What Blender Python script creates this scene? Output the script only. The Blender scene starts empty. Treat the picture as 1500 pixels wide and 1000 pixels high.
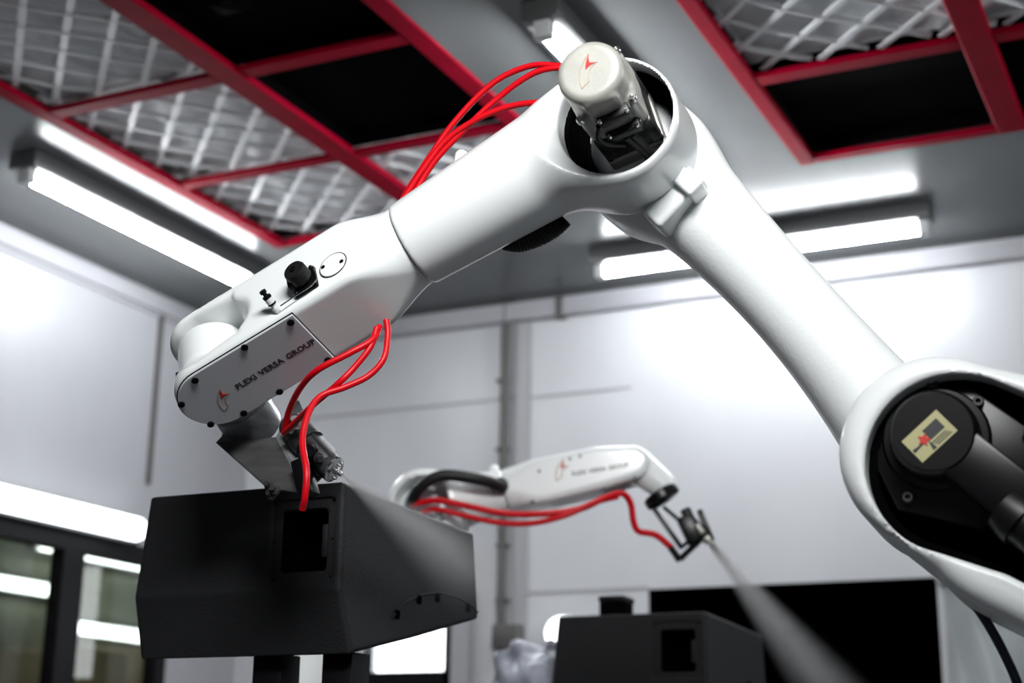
import bpy, bmesh, math, random
import numpy as np
from mathutils import Vector, Matrix
random.seed(7)

# ------------------------------------------------------------------ camera, exposure
W, H = 1500, 1000
FPX, PITCH, YAW, ROLL = 2246.6, .281066, -.449687, .0148766
CAM = np.array([0, 0, 1.2])
def _basis():
    cy, sy, cp, sp = math.cos(YAW), math.sin(YAW), math.cos(PITCH), math.sin(PITCH)
    fw = np.array([sy*cp, cy*cp, sp]); r = np.array([cy, -sy, 0.0]); u = np.cross(r, fw)
    cr, sr = math.cos(ROLL), math.sin(ROLL)
    return cr*r + sr*u, -sr*r + cr*u, fw
CR, CU, CF = _basis()
scene = bpy.context.scene
cd = bpy.data.cameras.new('camera'); cam = bpy.data.objects.new('camera', cd)
scene.collection.objects.link(cam); scene.camera = cam
M = Matrix.Identity(4)
for i in range(3):
    M[i][0], M[i][1], M[i][2], M[i][3] = CR[i], CU[i], -CF[i], CAM[i]
cam.matrix_world = M
cd.sensor_width = 36; cd.lens = 36*FPX/W; cd.clip_start = .05
cd.dof.use_dof = True; cd.dof.focus_distance = 2.36; cd.dof.aperture_fstop = 3.0
vs = scene.view_settings
vs.view_transform = 'Standard'; vs.look = 'None'; vs.gamma = 1; vs.exposure = 0.0
world = bpy.data.worlds.new('world'); scene.world = world; world.use_nodes = True
world.node_tree.nodes['Background'].inputs[0].default_value = (.6, .65, .7, 1)
world.node_tree.nodes['Background'].inputs[1].default_value = 0.0
def area(name, loc, aim, size, power, col=(1, 1, 1), spread=180):
    l = bpy.data.lights.new(name, 'AREA'); l.shape = 'RECTANGLE'; l.size, l.size_y = size; l.energy = power; l.color = col; l.spread = math.radians(spread)
    o = bpy.data.objects.new(name, l); scene.collection.objects.link(o); o.location = loc
    o.rotation_euler = (Vector(aim)-Vector(loc)).to_track_quat('-Z', 'Y').to_euler(); return o
area('key_light', (-.1, .35, 3.0), (-1.0, 2.0, 2.15), (1.0, .5), 21, spread=80)  # added key light for the near arm, no lamp body modelled
TUBE = 80.0            # radiance of the fluorescent tubes

# ------------------------------------------------------------------ pixel -> place
def ray(x, y): return CF + CR*(x-750)/FPX - CU*(y-500)/FPX
def on_z(x, y, z): d = ray(x, y); return CAM + d*((z-CAM[2])/d[2])
def on_y(x, y, Y): d = ray(x, y); return CAM + d*((Y-CAM[1])/d[1])
def on_x(x, y, X): d = ray(x, y); return CAM + d*((X-CAM[0])/d[0])
def at_depth(x, y, dp): return CAM + ray(x, y)*dp

# ------------------------------------------------------------------ materials
MAT = {}
def mat(name, col, rough=.5, metal=0, coat=0, noise=None, bump=None, spec=.5, emit=None):
    """noise=(scale, second colour, stretch xyz, contrast) ; bump=(scale, strength)"""
    m = bpy.data.materials.new(name); m.use_nodes = True; nt = m.node_tree
    b = nt.nodes['Principled BSDF']
    b.inputs['Base Color'].default_value = (*col, 1); b.inputs['Roughness'].default_value = rough
    b.inputs['Metallic'].default_value = metal; b.inputs['Coat Weight'].default_value = coat
    b.inputs['Coat Roughness'].default_value = .12
    b.inputs['Specular IOR Level'].default_value = spec
    if emit:
        b.inputs['Emission Color'].default_value = (*emit[0], 1); b.inputs['Emission Strength'].default_value = emit[1]
    tc = nt.nodes.new('ShaderNodeTexCoord')
    if noise:
        sc, c2, st, con = noise
        mp = nt.nodes.new('ShaderNodeMapping'); mp.inputs['Scale'].default_value = st
        nz = nt.nodes.new('ShaderNodeTexNoise'); nz.inputs['Scale'].default_value = sc; nz.inputs['Detail'].default_value = 6
        rp = nt.nodes.new('ShaderNodeMapRange'); rp.inputs[1].default_value = .5-con; rp.inputs[2].default_value = .5+con
        mx = nt.nodes.new('ShaderNodeMix'); mx.data_type = 'RGBA'
        mx.inputs[6].default_value = (*col, 1); mx.inputs[7].default_value = (*c2, 1)
        nt.links.new(tc.outputs['Object'], mp.inputs[0]); nt.links.new(mp.outputs[0], nz.inputs['Vector'])
        nt.links.new(nz.outputs['Fac'], rp.inputs[0]); nt.links.new(rp.outputs[0], mx.inputs[0])
        nt.links.new(mx.outputs[2], b.inputs['Base Color'])
    if bump:
        nz = nt.nodes.new('ShaderNodeTexNoise'); nz.inputs['Scale'].default_value = bump[0]; nz.inputs['Detail'].default_value = 3
        bp = nt.nodes.new('ShaderNodeBump'); bp.inputs['Strength'].default_value = bump[1]; bp.inputs['Distance'].default_value = .002
        nt.links.new(tc.outputs['Object'], nz.inputs['Vector'])
        nt.links.new(nz.outputs['Fac'], bp.inputs['Height']); nt.links.new(bp.outputs[0], b.inputs['Normal'])
    MAT[name] = m; return m
mat('white', (.80, .83, .83), .3, coat=.6, bump=(90, .05))
mat('cast_white', (.80, .83, .83), .42, coat=.2, bump=(160, .18))
mat('plate', (.52, .54, .57), .35, coat=.2)
mat('steel', (.40, .41, .42), .35, .6, noise=(14, (.16, .16, .165), (1, 1, 4), .22), bump=(60, .2))
mat('alu', (.52, .52, .47), .38, .35, noise=(30, (.42, .42, .38), (1, 1, 1), .3), bump=(200, .1))
mat('darksteel', (.10, .10, .105), .42, .6, noise=(25, (.03, .03, .03), (1, 1, 1), .25))
mat('chrome', (.8, .8, .8), .15, 1)
mat('black', (.0025, .0025, .003), .32, spec=.3)
mat('blackmatte', (.0012, .0012, .0014), .9, spec=.02)
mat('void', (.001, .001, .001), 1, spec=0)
mat('blackplastic', (.005, .005, .0055), .4, spec=.35)
mat('rubber', (.006, .006, .0065), .5, spec=.35)
mat('speaker', (.014, .0145, .0155), .6, noise=(6, (.019, .0195, .021), (1, 1, 1), .3), bump=(220, .55), spec=.25)
mat('red_hose', (.55, .0, .006), .4, spec=.3)
mat('red_paint', (.32, .0, .020), .6, noise=(9, (.22, .0, .010), (1, 1, 1), .3), spec=.03)
mat('red_ink', (.55, .02, .012), .5)
mat('gold_ink', (.45, .32, .22), .5)
mat('black_ink', (.02, .02, .025), .5)
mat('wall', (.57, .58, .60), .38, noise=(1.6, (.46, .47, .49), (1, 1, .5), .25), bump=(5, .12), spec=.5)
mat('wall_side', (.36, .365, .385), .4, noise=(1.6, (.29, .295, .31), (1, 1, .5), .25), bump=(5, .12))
mat('ceil', (.165, .172, .176), .26, .02, noise=(2.2, (.11, .116, .119), (1, .35, 1), .25), bump=(4, .05), spec=.12)
mat('floor', (.22, .225, .23), .4, noise=(3, (.17, .175, .18), (1, 1, 1), .3))
mat('conduit', (.085, .082, .08), .5)
mat('tube_next', (1, 1, 1), .5, emit=((.94, 1.0, .97), 40.0))
mat('bracket', (.11, .11, .112), .5, .5, noise=(16, (.05, .05, .05), (1, 1, 3), .25), bump=(60, .2))
mat('tube_far', (1, 1, 1), .5, emit=((.94, 1.0, .97), 5.0))
mat('duct', (.34, .34, .36), .45)
mat('lampbody', (.10, .105, .105), .35, .3)
mat('socket', (.6, .62, .62), .4)
mat('tube', (1, 1, 1), .5, emit=((.94, .97, 1.0), TUBE))
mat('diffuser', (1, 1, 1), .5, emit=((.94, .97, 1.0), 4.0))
mat('fabric', (.80, .81, .82), .95, noise=(7, (.56, .57, .58), (1, 1, 1), .25), bump=(14, 1.0), spec=.1)
mat('wire', (.86, .88, .89), .45)
mat('frame_dark', (.004, .004, .005), .45, spec=.15)
mat('dust', (.35, .36, .36), .8)
mat('olive', (.32, .34, .27), .6, noise=(2, (.22, .24, .19), (1, 1, 1), .3))
mat('card', (.62, .52, .34), .8, noise=(5, (.50, .41, .27), (1, 1, 1), .3))
mat('daylight', (1, 1, 1), .5, emit=((.95, .98, 1.0), 3.2))
mat('yellow', (.42, .40, .20), .5)
mat('plastic_sheet', (.33, .36, .36), .35, bump=(8, .3))
mat('bag', (.42, .44, .50), .25, noise=(9, (.16, .17, .20), (1, 1, 1), .15))
mat('blue_cable', (.01, .014, .03), .3)
g = bpy.data.materials.new('glass'); g.use_nodes = True
b = g.node_tree.nodes['Principled BSDF']; b.inputs['Transmission Weight'].default_value = 1
b.inputs['Roughness'].default_value = .02; b.inputs['IOR'].default_value = 1.45; b.inputs['Base Color'].default_value = (.86, .92, .88, 1)
MAT['glass'] = g

# ------------------------------------------------------------------ scene-graph helpers
COL = scene.collection
ROOT = {}
def rootloc(o):
    while o.parent: o = o.parent
    return np.array(o.location)
def tag(o, label=None, cat=None, group=None, kind=None):
    if label: o['label'] = label
    if cat: o['category'] = cat
    if group: o['group'] = group
    if kind: o['kind'] = kind
    return o
def thing(name, label, cat, loc, group=None):
    o = bpy.data.objects.new(name, None); COL.objects.link(o); o.location = [float(c) for c in loc]
    o.empty_display_size = .1
    return tag(o, label, cat, group)
def obj(name, vf, m, parent=None, smooth=True, angle=35, origin=None):
    v, f = vf
    v = np.asarray(v, float)
    if parent is not None: off = rootloc(parent)
    elif origin is not None: off = np.asarray(origin, float)
    else: off = np.array([(v[:, 0].min()+v[:, 0].max())/2, (v[:, 1].min()+v[:, 1].max())/2, v[:, 2].min()])
    me = bpy.data.meshes.new(name); me.from_pydata((v-off).tolist(), [], [list(map(int, q)) for q in f]); me.update()
    me.materials.append(MAT[m])
    if smooth:
        me.polygons.foreach_set('use_smooth', [True]*len(me.polygons))
        me.set_sharp_from_angle(angle=math.radians(angle))
    o = bpy.data.objects.new(name, me); COL.objects.link(o)
    if parent is not None: o.parent = parent
    else: o.location = off.tolist()
    return o
def merge(*ms):
    V, F, n = [], [], 0
    for v, f in ms:
        V.append(np.asarray(v, float)); F += [[i+n for i in q] for q in f]; n += len(v)
    return np.vstack(V), F
def struct(name, vf, m, smooth=False, **k):
    return tag(obj(name, vf, m, None, smooth, **k), kind='structure')

# ------------------------------------------------------------------ shapes
def nrm(v): v = np.asarray(v, float); return v/np.linalg.norm(v)
BOXF = [(0, 3, 2, 1), (4, 5, 6, 7), (0, 1, 5, 4), (1, 2, 6, 5), (2, 3, 7, 6), (3, 0, 4, 7)]
def box(a, b):
    a, b = np.minimum(a, b), np.maximum(a, b)
    return np.array([(a[0], a[1], a[2]), (b[0], a[1], a[2]), (b[0], b[1], a[2]), (a[0], b[1], a[2]),
                     (a[0], a[1], b[2]), (b[0], a[1], b[2]), (b[0], b[1], b[2]), (a[0], b[1], b[2])]), BOXF
def obox(c, ax, ay, az, hx, hy, hz):
    """box about c with half sizes along three unit axes"""
    ax, ay, az = nrm(ax), nrm(ay), nrm(az); out = []
    for sz in (-1, 1):
        for sx, sy in ((-1, -1), (1, -1), (1, 1), (-1, 1)):
            out.append(np.asarray(c)+ax*hx*sx+ay*hy*sy+az*hz*sz)
    F = BOXF if np.dot(np.cross(ax, ay), az) > 0 else [q[::-1] for q in BOXF]
    return np.array(out), F
def bevel(vf, w, seg=2):
    bm = bmesh.new(); vs_ = [bm.verts.new(p) for p in np.asarray(vf[0]).tolist()]
    for q in vf[1]:
        try: bm.faces.new([vs_[i] for i in q])
        except ValueError: pass
    bmesh.ops.recalc_face_normals(bm, faces=bm.faces)
    es = [e for e in bm.edges if len(e.link_faces) == 2 and e.calc_face_angle(0) > .3]
    bmesh.ops.bevel(bm, geom=es, offset=w, segments=seg, affect='EDGES', profile=.5, clamp_overlap=True)
    bm.verts.index_update()
    out = (np.array([v.co[:] for v in bm.verts]), [[v.index for v in f.verts] for f in bm.faces]); bm.free(); return out
def frame(d):
    d = nrm(d); h = np.array([0, 0, 1.0]) if abs(d[2]) < .9 else np.array([1.0, 0, 0])
    x = nrm(np.cross(h, d)); return x, np.cross(d, x), d
def lathe(p, d, prof, n=24, ref=None):
    """profile [(along, radius)] revolved about axis d from p; closed ends"""
    x, y, d = frame(d)
    if ref is not None:
        x = nrm(np.asarray(ref)-d*np.dot(ref, d)); y = np.cross(d, x)
    V, F = [], []
    for (s, r) in prof:
        for k in range(n):
            t = 2*math.pi*k/n; V.append(np.asarray(p)+d*s+(x*math.cos(t)+y*math.sin(t))*r)
    for i in range(len(prof)-1):
        for k in range(n):
            k2 = (k+1) % n; F.append((i*n+k, i*n+k2, (i+1)*n+k2, (i+1)*n+k))
    F.append(tuple(range(n))[::-1]); F.append(tuple((len(prof)-1)*n+k for k in range(n)))
    return np.array(V), F
def cyl(p, q, r, n=20, bev=.0):
    p, q = np.asarray(p, float), np.asarray(q, float); L = np.linalg.norm(q-p); e = min(bev, L*.4)
    prof = [(0, r), (L, r)] if not e else [(0, r-e), (e*.3, r-e*.3), (e, r), (L-e, r), (L-e*.3, r-e*.3), (L, r-e)]
    return lathe(p, q-p, prof, n)
def spline(pts, n=8):
    P = np.asarray(pts, float); P = np.vstack([2*P[0]-P[1], P, 2*P[-1]-P[-2]]); out = []
    for i in range(1, len(P)-2):
        for k in range(n):
            t = k/n; a, b, c, d = P[i-1], P[i], P[i+1], P[i+2]
            out.append(.5*((2*b)+(-a+c)*t+(2*a-5*b+4*c-d)*t*t+(-a+3*b-3*c+d)*t**3))
    out.append(P[-2]); return np.array(out)
def tube(pts, r, n=12, rr=None):
    P = np.asarray(pts, float); T = np.gradient(P, axis=0); T /= np.linalg.norm(T, axis=1)[:, None]
    x = frame(T[0])[0]; V, F = [], []
    for i in range(len(P)):
        x = nrm(x-T[i]*np.dot(x, T[i])); y = np.cross(T[i], x); ri = r if rr is None else rr[i]
        for k in range(n):
            t = 2*math.pi*k/n; V.append(P[i]+(x*math.cos(t)+y*math.sin(t))*ri)
    for i in range(len(P)-1):
        for k in range(n):
            k2 = (k+1) % n; F.append((i*n+k, i*n+k2, (i+1)*n+k2, (i+1)*n+k))
    F.append(tuple(range(n))[::-1]); F.append(tuple((len(P)-1)*n+k for k in range(n)))
    return np.array(V), F
def prism(poly, vec):
    """planar 3D polygon pushed along vec"""
    P = np.asarray(poly, float); n = len(P); V = np.vstack([P, P+np.asarray(vec)])
    nn = np.zeros(3)
    for i in range(n): nn += np.cross(P[i]-P[0], P[(i+1) % n]-P[0])
    F = [tuple(range(n)), tuple(range(2*n-1, n-1, -1))]+[(i, i+n, (i+1) % n+n, (i+1) % n) for i in range(n)]
    if np.dot(nn, vec) > 0: F = [q[::-1] for q in F]
    return V, F

# ---- signed-distance modelling of the cast bodies (surface nets)
def smin(a, b, k): h = np.clip(.5+.5*(b-a)/k, 0, 1); return b*(1-h)+a*h-k*h*(1-h)
def smax(a, b, k): return -smin(-a, -b, k)
def s_cone(P, a, b, r1, r2):
    a, b = np.asarray(a), np.asarray(b); ba = b-a; h = np.clip(((P-a)@ba)/(ba@ba), 0, 1)
    return np.linalg.norm(P-a-h[:, None]*ba, axis=1)-(r1+(r2-r1)*h)
def s_chain(P, nodes, k=.02):
    d = None
    for (a, r1), (b, r2) in zip(nodes[:-1], nodes[1:]):
        e = s_cone(P, a, b, r1, r2); d = e if d is None else smin(d, e, k)
    return d
def s_ext(d2, w, w0, w1, r):
    """2D distance extruded between w0 and w1 with edge rounding r"""
    dw = np.abs(w-(w0+w1)/2)-(w1-w0)/2
    a, b = d2+r, dw+r
    return np.minimum(np.maximum(a, b), 0)+np.sqrt(np.maximum(a, 0)**2+np.maximum(b, 0)**2)-r
def s_seg2(p, a, b, r):
    a, b = np.asarray(a), np.asarray(b); ba = b-a; h = np.clip(((p-a)@ba)/(ba@ba), 0, 1)
    return np.linalg.norm(p-a-h[:, None]*ba, axis=1)-r
def s_rbox(P, c, h, r):
    q = np.abs(P-np.asarray(c))-np.asarray(h)+r
    return np.linalg.norm(np.maximum(q, 0), axis=1)+np.minimum(q.max(1), 0)-r
def sdf_mesh(f, lo, hi, res):
    lo, hi = np.asarray(lo, float), np.asarray(hi, float)
    n = np.ceil((hi-lo)/res).astype(int)+1
    ax = [lo[i]+np.arange(n[i])*res for i in range(3)]
    G = np.stack(np.meshgrid(*ax, indexing='ij'), -1).reshape(-1, 3)
    val = np.concatenate([f(G[i:i+400000]) for i in range(0, len(G), 400000)]).reshape(n)
    ins = val < 0; cs = n-1
    acc = np.zeros((*cs, 3)); cnt = np.zeros(cs)
    quads = []; cid = -np.ones(cs, int)
    for a in range(3):
        sl0 = [slice(None)]*3; sl1 = [slice(None)]*3; sl0[a] = slice(0, -1); sl1[a] = slice(1, None)
        m = ins[tuple(sl0)] != ins[tuple(sl1)]
        idx = np.argwhere(m)
        v0 = val[tuple(sl0)][m]; v1 = val[tuple(sl1)][m]; t = v0/(v0-v1)
        p = lo+idx*res; p[:, a] += t*res
        b, c = (a+1) % 3, (a+2) % 3
        for db in (0, -1):
            for dc in (0, -1):
                j = idx.copy(); j[:, b] += db; j[:, c] += dc
                ok = ((j >= 0) & (j < cs)).all(1)
                np.add.at(acc, tuple(j[ok].T), p[ok]); np.add.at(cnt, tuple(j[ok].T), 1)
        quads.append((a, b, c, idx, v0 < 0))
    act = cnt > 0; cid[act] = np.arange(act.sum()); V = acc[act]/cnt[act][:, None]
    F = []
    for a, b, c, idx, s in quads:
        def cell(db, dc):
            j = idx.copy(); j[:, b] += db; j[:, c] += dc
            ok = ((j >= 0) & (j < cs)).all(1); r = -np.ones(len(j), int); r[ok] = cid[tuple(j[ok].T)]; return r
        q = np.stack([cell(-1, -1), cell(0, -1), cell(0, 0), cell(-1, 0)], 1)
        q[~s] = q[~s][:, ::-1]; F.append(q[(q >= 0).all(1)])
    F = np.vstack(F)
    e = res*.2
    for _ in range(4):
        d = f(V); g = np.stack([(f(V+np.eye(3)[i]*e)-f(V-np.eye(3)[i]*e))/(2*e) for i in range(3)], 1)
        st = -(d/np.maximum((g**2).sum(1), .2))[:, None]*g; L = np.linalg.norm(st, axis=1)
        st *= np.minimum(1, res*.5/np.maximum(L, 1e-9))[:, None]; V = V+st
    return V, F.tolist()

class Frame:
    """local axes of an arm plane: u to the right, v up, w out of the plane towards the camera side"""
    def __init__(s, P0, yaw):
        s.P0 = np.asarray(P0, float); s.a = np.array([math.sin(yaw), math.cos(yaw), 0]); s.e = np.array([s.a[1], -s.a[0], 0]); s.z = np.array([0, 0, 1.0])
    def P(s, u, v, w=0): return s.P0+s.e*u+s.z*v-s.a*w
    def D(s, u, v, w=0): return s.e*u+s.z*v-s.a*w
    def px(s, x, y, w=0):
        d = ray(x, y); t = ((s.P0-w*s.a-CAM)@s.a)/(d@s.a); Q = CAM+d*t-s.P0
        return np.array([Q@s.e, Q[2], w])
    def pw(s, x, y, w=0): q = s.px(x, y, w); return s.P(*q)
    def verts(s, V): V = np.asarray(V); return s.P0+V[:, :1]*s.e+V[:, 1:2]*s.z-V[:, 2:3]*s.a
    def body(s, f, lo, hi, res): V, F = sdf_mesh(f, lo, hi, res); return s.verts(V), [q[::-1] for q in F] if np.dot(np.cross(s.e, s.z), -s.a) < 0 else F
    def pair(s, A, B, w=0):
        """centre and radius of a round limb whose silhouette passes pixels A and B"""
        a, b = s.px(*A, w), s.px(*B, w); c = (a+b)/2
        view = nrm(s.P(*c)-CAM); d = s.D(*(a-b)); d = d-view*(d@view); return c, np.linalg.norm(d)/2


# ================================================================== ROOM
h = 1.92; ZC = CAM[2]+h; XL = -2.045*h; YB = 2.85*h; XR = 2.6; YF = -2.2
LX = [-1.63*h, -1.283*h, -.967*h]; RXs = [-.59*h, -.262*h, .07*h]; RY = [1.34*h, 1.683*h, 2.012*h, 2.335*h]
struct('floor', box((XL-.1, YF-.1, -.1), (XR+.1, YB+.1, 0)), 'floor')
T = .04
def ceil_piece(x0, x1, y0, y1): return box((x0, y0, ZC), (x1, y1, ZC+T))
struct('ceiling', merge(ceil_piece(XL-.1, LX[0], YF-.1, YB+.1), ceil_piece(LX[0], LX[2], YF-.1, RY[0]), ceil_piece(LX[0], LX[2], RY[3], YB+.1),
    ceil_piece(LX[2], RXs[0], YF-.1, YB+.1), ceil_piece(RXs[0], RXs[2], YF-.1, RY[0]), ceil_piece(RXs[0], RXs[2], RY[3], YB+.1),
    ceil_piece(RXs[2], XR+.1, YF-.1, YB+.1)), 'ceil')
# upper deck that closes the filter recesses
struct('trim_1', box((LX[0]-.1, RY[0]-.1, ZC+.30), (RXs[2]+.1, RY[3]+.1, ZC+.34)), 'void')
struct('wall_right', box((XR, YF, 0), (XR+.1, YB, ZC)), 'wall')
struct('wall_front', box((XL, YF-.1, 0), (XR, YF, ZC)), 'wall')
# back wall with the dark doorway and the bright window
dl, dr = on_y(950, 858, YB), on_y(1372, 850, YB); dtop = (dl[2]+dr[2])/2
wl, wr, wb, wt = on_y(543, 950, YB)[0], on_y(656, 950, YB)[0], on_y(600, 984, YB)[2], on_y(600, 800, YB)[2]
def bw(x0, x1, z0, z1): return box((x0, YB, z0), (x1, YB+.12, z1))
struct('wall_back', merge(bw(XL, wl, 0, ZC), bw(wl, wr, 0, wb), bw(wl, wr, wt, ZC), bw(wr, dl[0], 0, ZC), bw(dl[0], dr[0], dtop, ZC), bw(dr[0], XR, 0, ZC)), 'wall')
y1 = YB+1.6
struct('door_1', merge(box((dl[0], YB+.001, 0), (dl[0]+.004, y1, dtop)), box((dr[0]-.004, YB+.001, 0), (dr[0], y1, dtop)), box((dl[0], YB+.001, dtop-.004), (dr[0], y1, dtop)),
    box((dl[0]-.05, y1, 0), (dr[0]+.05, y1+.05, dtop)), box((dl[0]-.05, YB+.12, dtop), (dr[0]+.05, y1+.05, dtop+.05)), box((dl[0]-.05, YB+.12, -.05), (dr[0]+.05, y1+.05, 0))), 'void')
w2 = struct('window_2', merge(box((wl-.05, YB-.03, wb-.07), (wr+.05, YB+.02, wb)), box((wr, YB-.03, wb-.07), (wr+.05, YB+.02, wt)),
    box((wl-.05, YB-.03, wb-.07), (wl, YB+.02, wt)), box((wl-.05, YB-.03, wt), (wr+.05, YB+.02, wt+.05))), 'frame_dark')
obj('pane', box((wl, YB+.05, wb), (wr, YB+.07, wt)), 'daylight', w2, False)
cx0, cx1 = on_y(664, 950, YB)[0], on_y(694, 950, YB)[0]
struct('trim_2', box((cx0+.02, YB-.06, .3), (cx1, YB, on_y(680, 860, YB)[2])), 'duct')
# left wall with the window into the next room
zt = CAM[2]+.437*h+.04; zb_ = .95; my0, my1 = on_x(93, 800, XL)[1], on_x(124, 800, XL)[1]; wy0, wy1 = 1.9, 5.0
def lw(y0, y1, z0, z1): return box((XL-.1, y0, z0), (XL, y1, z1))
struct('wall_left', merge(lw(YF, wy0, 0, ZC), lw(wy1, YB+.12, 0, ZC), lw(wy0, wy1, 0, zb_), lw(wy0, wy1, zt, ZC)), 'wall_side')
w1 = struct('window_1', merge(box((XL-.055, wy0, zt-.07), (XL+.008, wy1, zt)), box((XL-.055, wy0, zb_), (XL+.008, wy1, zb_+.06)),
    box((XL-.055, wy0, zb_), (XL+.008, wy0+.06, zt)), box((XL-.055, wy1-.06, zb_), (XL+.008, wy1, zt)), box((XL-.055, my0, zb_+.06), (XL+.008, my1, zt-.07))), 'frame_dark')
for ya, yb_ in ((wy0+.06, my0), (my1, wy1-.06)):
    obj('pane', box((XL-.04, ya, zb_+.06), (XL-.034, yb_, zt-.07)), 'glass', w1, False)
# cover strips on the wall joints and the trunking along the top of the walls
sy = on_x(238, 430, XL)[1]
struct('trim_3', box((XL, sy-.012, zt+.25), (XL+.012, sy+.012, ZC-.07)), 'conduit')
struct('trim_4', merge(box((XL, YF, ZC-.085), (XL+.03, YB, ZC-.03)), box((XL, YF, ZC-.10), (XL+.012, YB, ZC-.085))), 'duct')
gx = on_y(826, 430, YB)[0]
struct('trim_5', box((XL+.03, YB-.05, ZC-.09), (gx-.015, YB, ZC-.02)), 'duct')
struct('trim_6', box((gx+.015, YB-.05, ZC-.09), (XR, YB, ZC-.02)), 'duct')
struct('trim_7', box((gx-.014, YB-.055, ZC-.10), (gx+.014, YB, ZC-.015)), 'conduit')
dx0, dx1 = on_y(758, 600, YB)[0], on_y(776, 600, YB)[0]
struct('trim_8', box((dx0, YB-.015, .2), (dx1, YB, ZC-.1)), 'duct')
# faint sheet joints in the back wall
for k, (zq, xa, xb) in enumerate(((on_y(700, 588, YB)[2], XL+.05, dx0), (on_y(860, 574, YB)[2], dx1, on_y(925, 570, YB)[0]), (on_y(850, 865, YB)[2], dx1, dl[0]))):
    struct('trim_%d' % (9+k), box((xa, YB-.004, zq-.006), (xb, YB, zq+.006)), 'duct')
# the next room, seen through the window
AX = -7.6
for nm, bb in (('wall_far', box((AX-.1, 1, 0), (AX, 13, 4))), ('wall_far_end', box((AX, 12.9, 0), (XL-.1, 13, 4))), ('wall_far_start', box((AX, 1, 0), (XL-.1, 1.1, 4))),
               ('ceiling_far', box((AX, 1.1, 4), (XL-.1, 12.9, 4.1))), ('floor_far', box((AX, 1.1, -.1), (XL-.1, 12.9, 0))), ('wall_far_side', box((XL-.2, YB+.12, 0), (XL-.1, 12.9, 4)))):
    struct(nm, bb, 'olive')

# ------------------------------------------------------------------ fluorescent lamps
def lamp(p0, p1, up, label, name='fluorescent_lamp', group='fluorescent tube lamps', r=.019, body='lampbody', bw_=.055, tm='tube'):
    """batten between p0 and p1 on a surface whose outward direction is -up"""
    p0, p1, up = np.asarray(p0), np.asarray(p1), nrm(up); d = nrm(p1-p0); s = np.cross(d, up)
    t = thing(name, label, 'lamp', (p0+p1)/2, group); L = np.linalg.norm(p1-p0); c = (p0+p1)/2
    obj('housing', bevel(obox(c-up*.028, d, s, up, L/2+.05, bw_, .028), .006), body, t)
    for sg, q in ((-1, p0), (1, p1)):
        obj('socket', bevel(obox(q-up*.072+d*sg*.02, d, s, up, .018, .024, .030), .006), 'socket', t)
    obj('tube', cyl(p0-up*.078, p1-up*.078, r, 16), tm, t)
    return t
UP = np.array([0, 0, 1.0])
zt_l = ZC-.078
def tube_at(x, y): q = on_z(x, y, zt_l); return np.array([q[0], q[1], ZC])
a0 = tube_at(46, 262); lamp(a0, a0+[0, 1.2, 0], UP, 'ceiling tube lamp along the left wall, beside the long red frame edge')
a0 = tube_at(888, 398); b0 = tube_at(1345, 335); yy = (a0[1]+b0[1])/2
lamp((a0[0], yy, ZC), (b0[0], yy, ZC), UP, 'ceiling tube lamp along the back wall, crossing behind the white upper arm')
a0 = tube_at(806, 55); lamp(a0+[0, -.02, 0], a0+[0, 1.18, 0], UP, 'ceiling tube lamp between the two red frames, behind the silver motor')
for (x, y, lab) in ((.9, 3.4, 'added fill tube lamp, out of view, right of the right-hand red frame'), (.6, -.6, 'added fill tube lamp on the ceiling behind the viewer')):
    lamp((x, y, ZC), (x, y+1.2, ZC), UP, lab)  # out-of-view tubes added as fill for the room
# lamp on the left wall above the window
zw = on_x(208, 777, XL+.085)
t = thing('wall_lamp', 'thick white wall lamp mounted above the dark window frame', 'lamp', (XL, zw[1]-.6, zw[2]-.06))
obj('housing', bevel(box((XL, zw[1]-1.25, zw[2]-.05), (XL+.05, zw[1]+.03, zw[2]+.05)), .006), 'lampbody', t)
obj('diffuser', lathe((XL+.085, zw[1]-1.22, zw[2]), (0, 1, 0), [(0, .02), (.012, .036), (.03, .045), (1.19, .045), (1.21, .036), (1.222, .02)], 20), 'diffuser', t)
# lamps of the next room
nx = AX+.078
for (p, q, lab) in (((-60, 842), (86, 867), 'slim lit tube seen through the left window pane, lower one in that pane'),
                    ((60, 797), (96, 803), 'short lit tube end seen through the left window pane near its top edge'),
                    ((122, 810), (230, 832), 'lit tube seen through the right window pane near its top edge'),
                    ((114, 922), (240, 934), 'lit tube seen through the right window pane, just above the cartons')):
    A, B = on_x(*p, nx), on_x(*q, nx); B[2] = A[2] = (A[2]+B[2])/2
    A[0] = B[0] = AX
    lamp(A, B, np.array([-1.0, 0, 0]), lab, group='lamps of the next room', r=.04, tm='tube_far')
lamp((-5.3, 6.9, 4.0), (-5.3, 8.1, 4.0), UP, 'unseen tube lamp added on the next room ceiling to light the cartons', group='lamps of the next room', r=.019, tm='tube_next')  # added out of sight so the carton fronts are lit
FX = AX+.75
for (pa, pb_, lab) in ((-15, 72, 'beige carton stack seen through the left window pane'), (116, 187, 'beige carton stack behind the right window pane beside the mullion'), (212, 300, 'beige carton stack behind the right window pane, behind the black cabinet')):
    ya, yb2, zc_ = on_x(pa, 955, FX)[1], on_x(pb_, 955, FX)[1], on_x(pa, 946, FX)[2]/2
    t = thing('carton_stack', lab, 'carton', (AX+.45, (ya+yb2)/2, 0), 'cartons in the next room')
    for j in range(2):
        q = obj('carton', bevel(box((AX+.15, ya, j*zc_), (FX, yb2, (j+1)*zc_-.004)), .01), 'card', t)
        obj('tape', box((FX, (ya+yb2)/2-.03, j*zc_+.02), (FX+.002, (ya+yb2)/2+.03, (j+1)*zc_-.02)), 'card', q, False)

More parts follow.
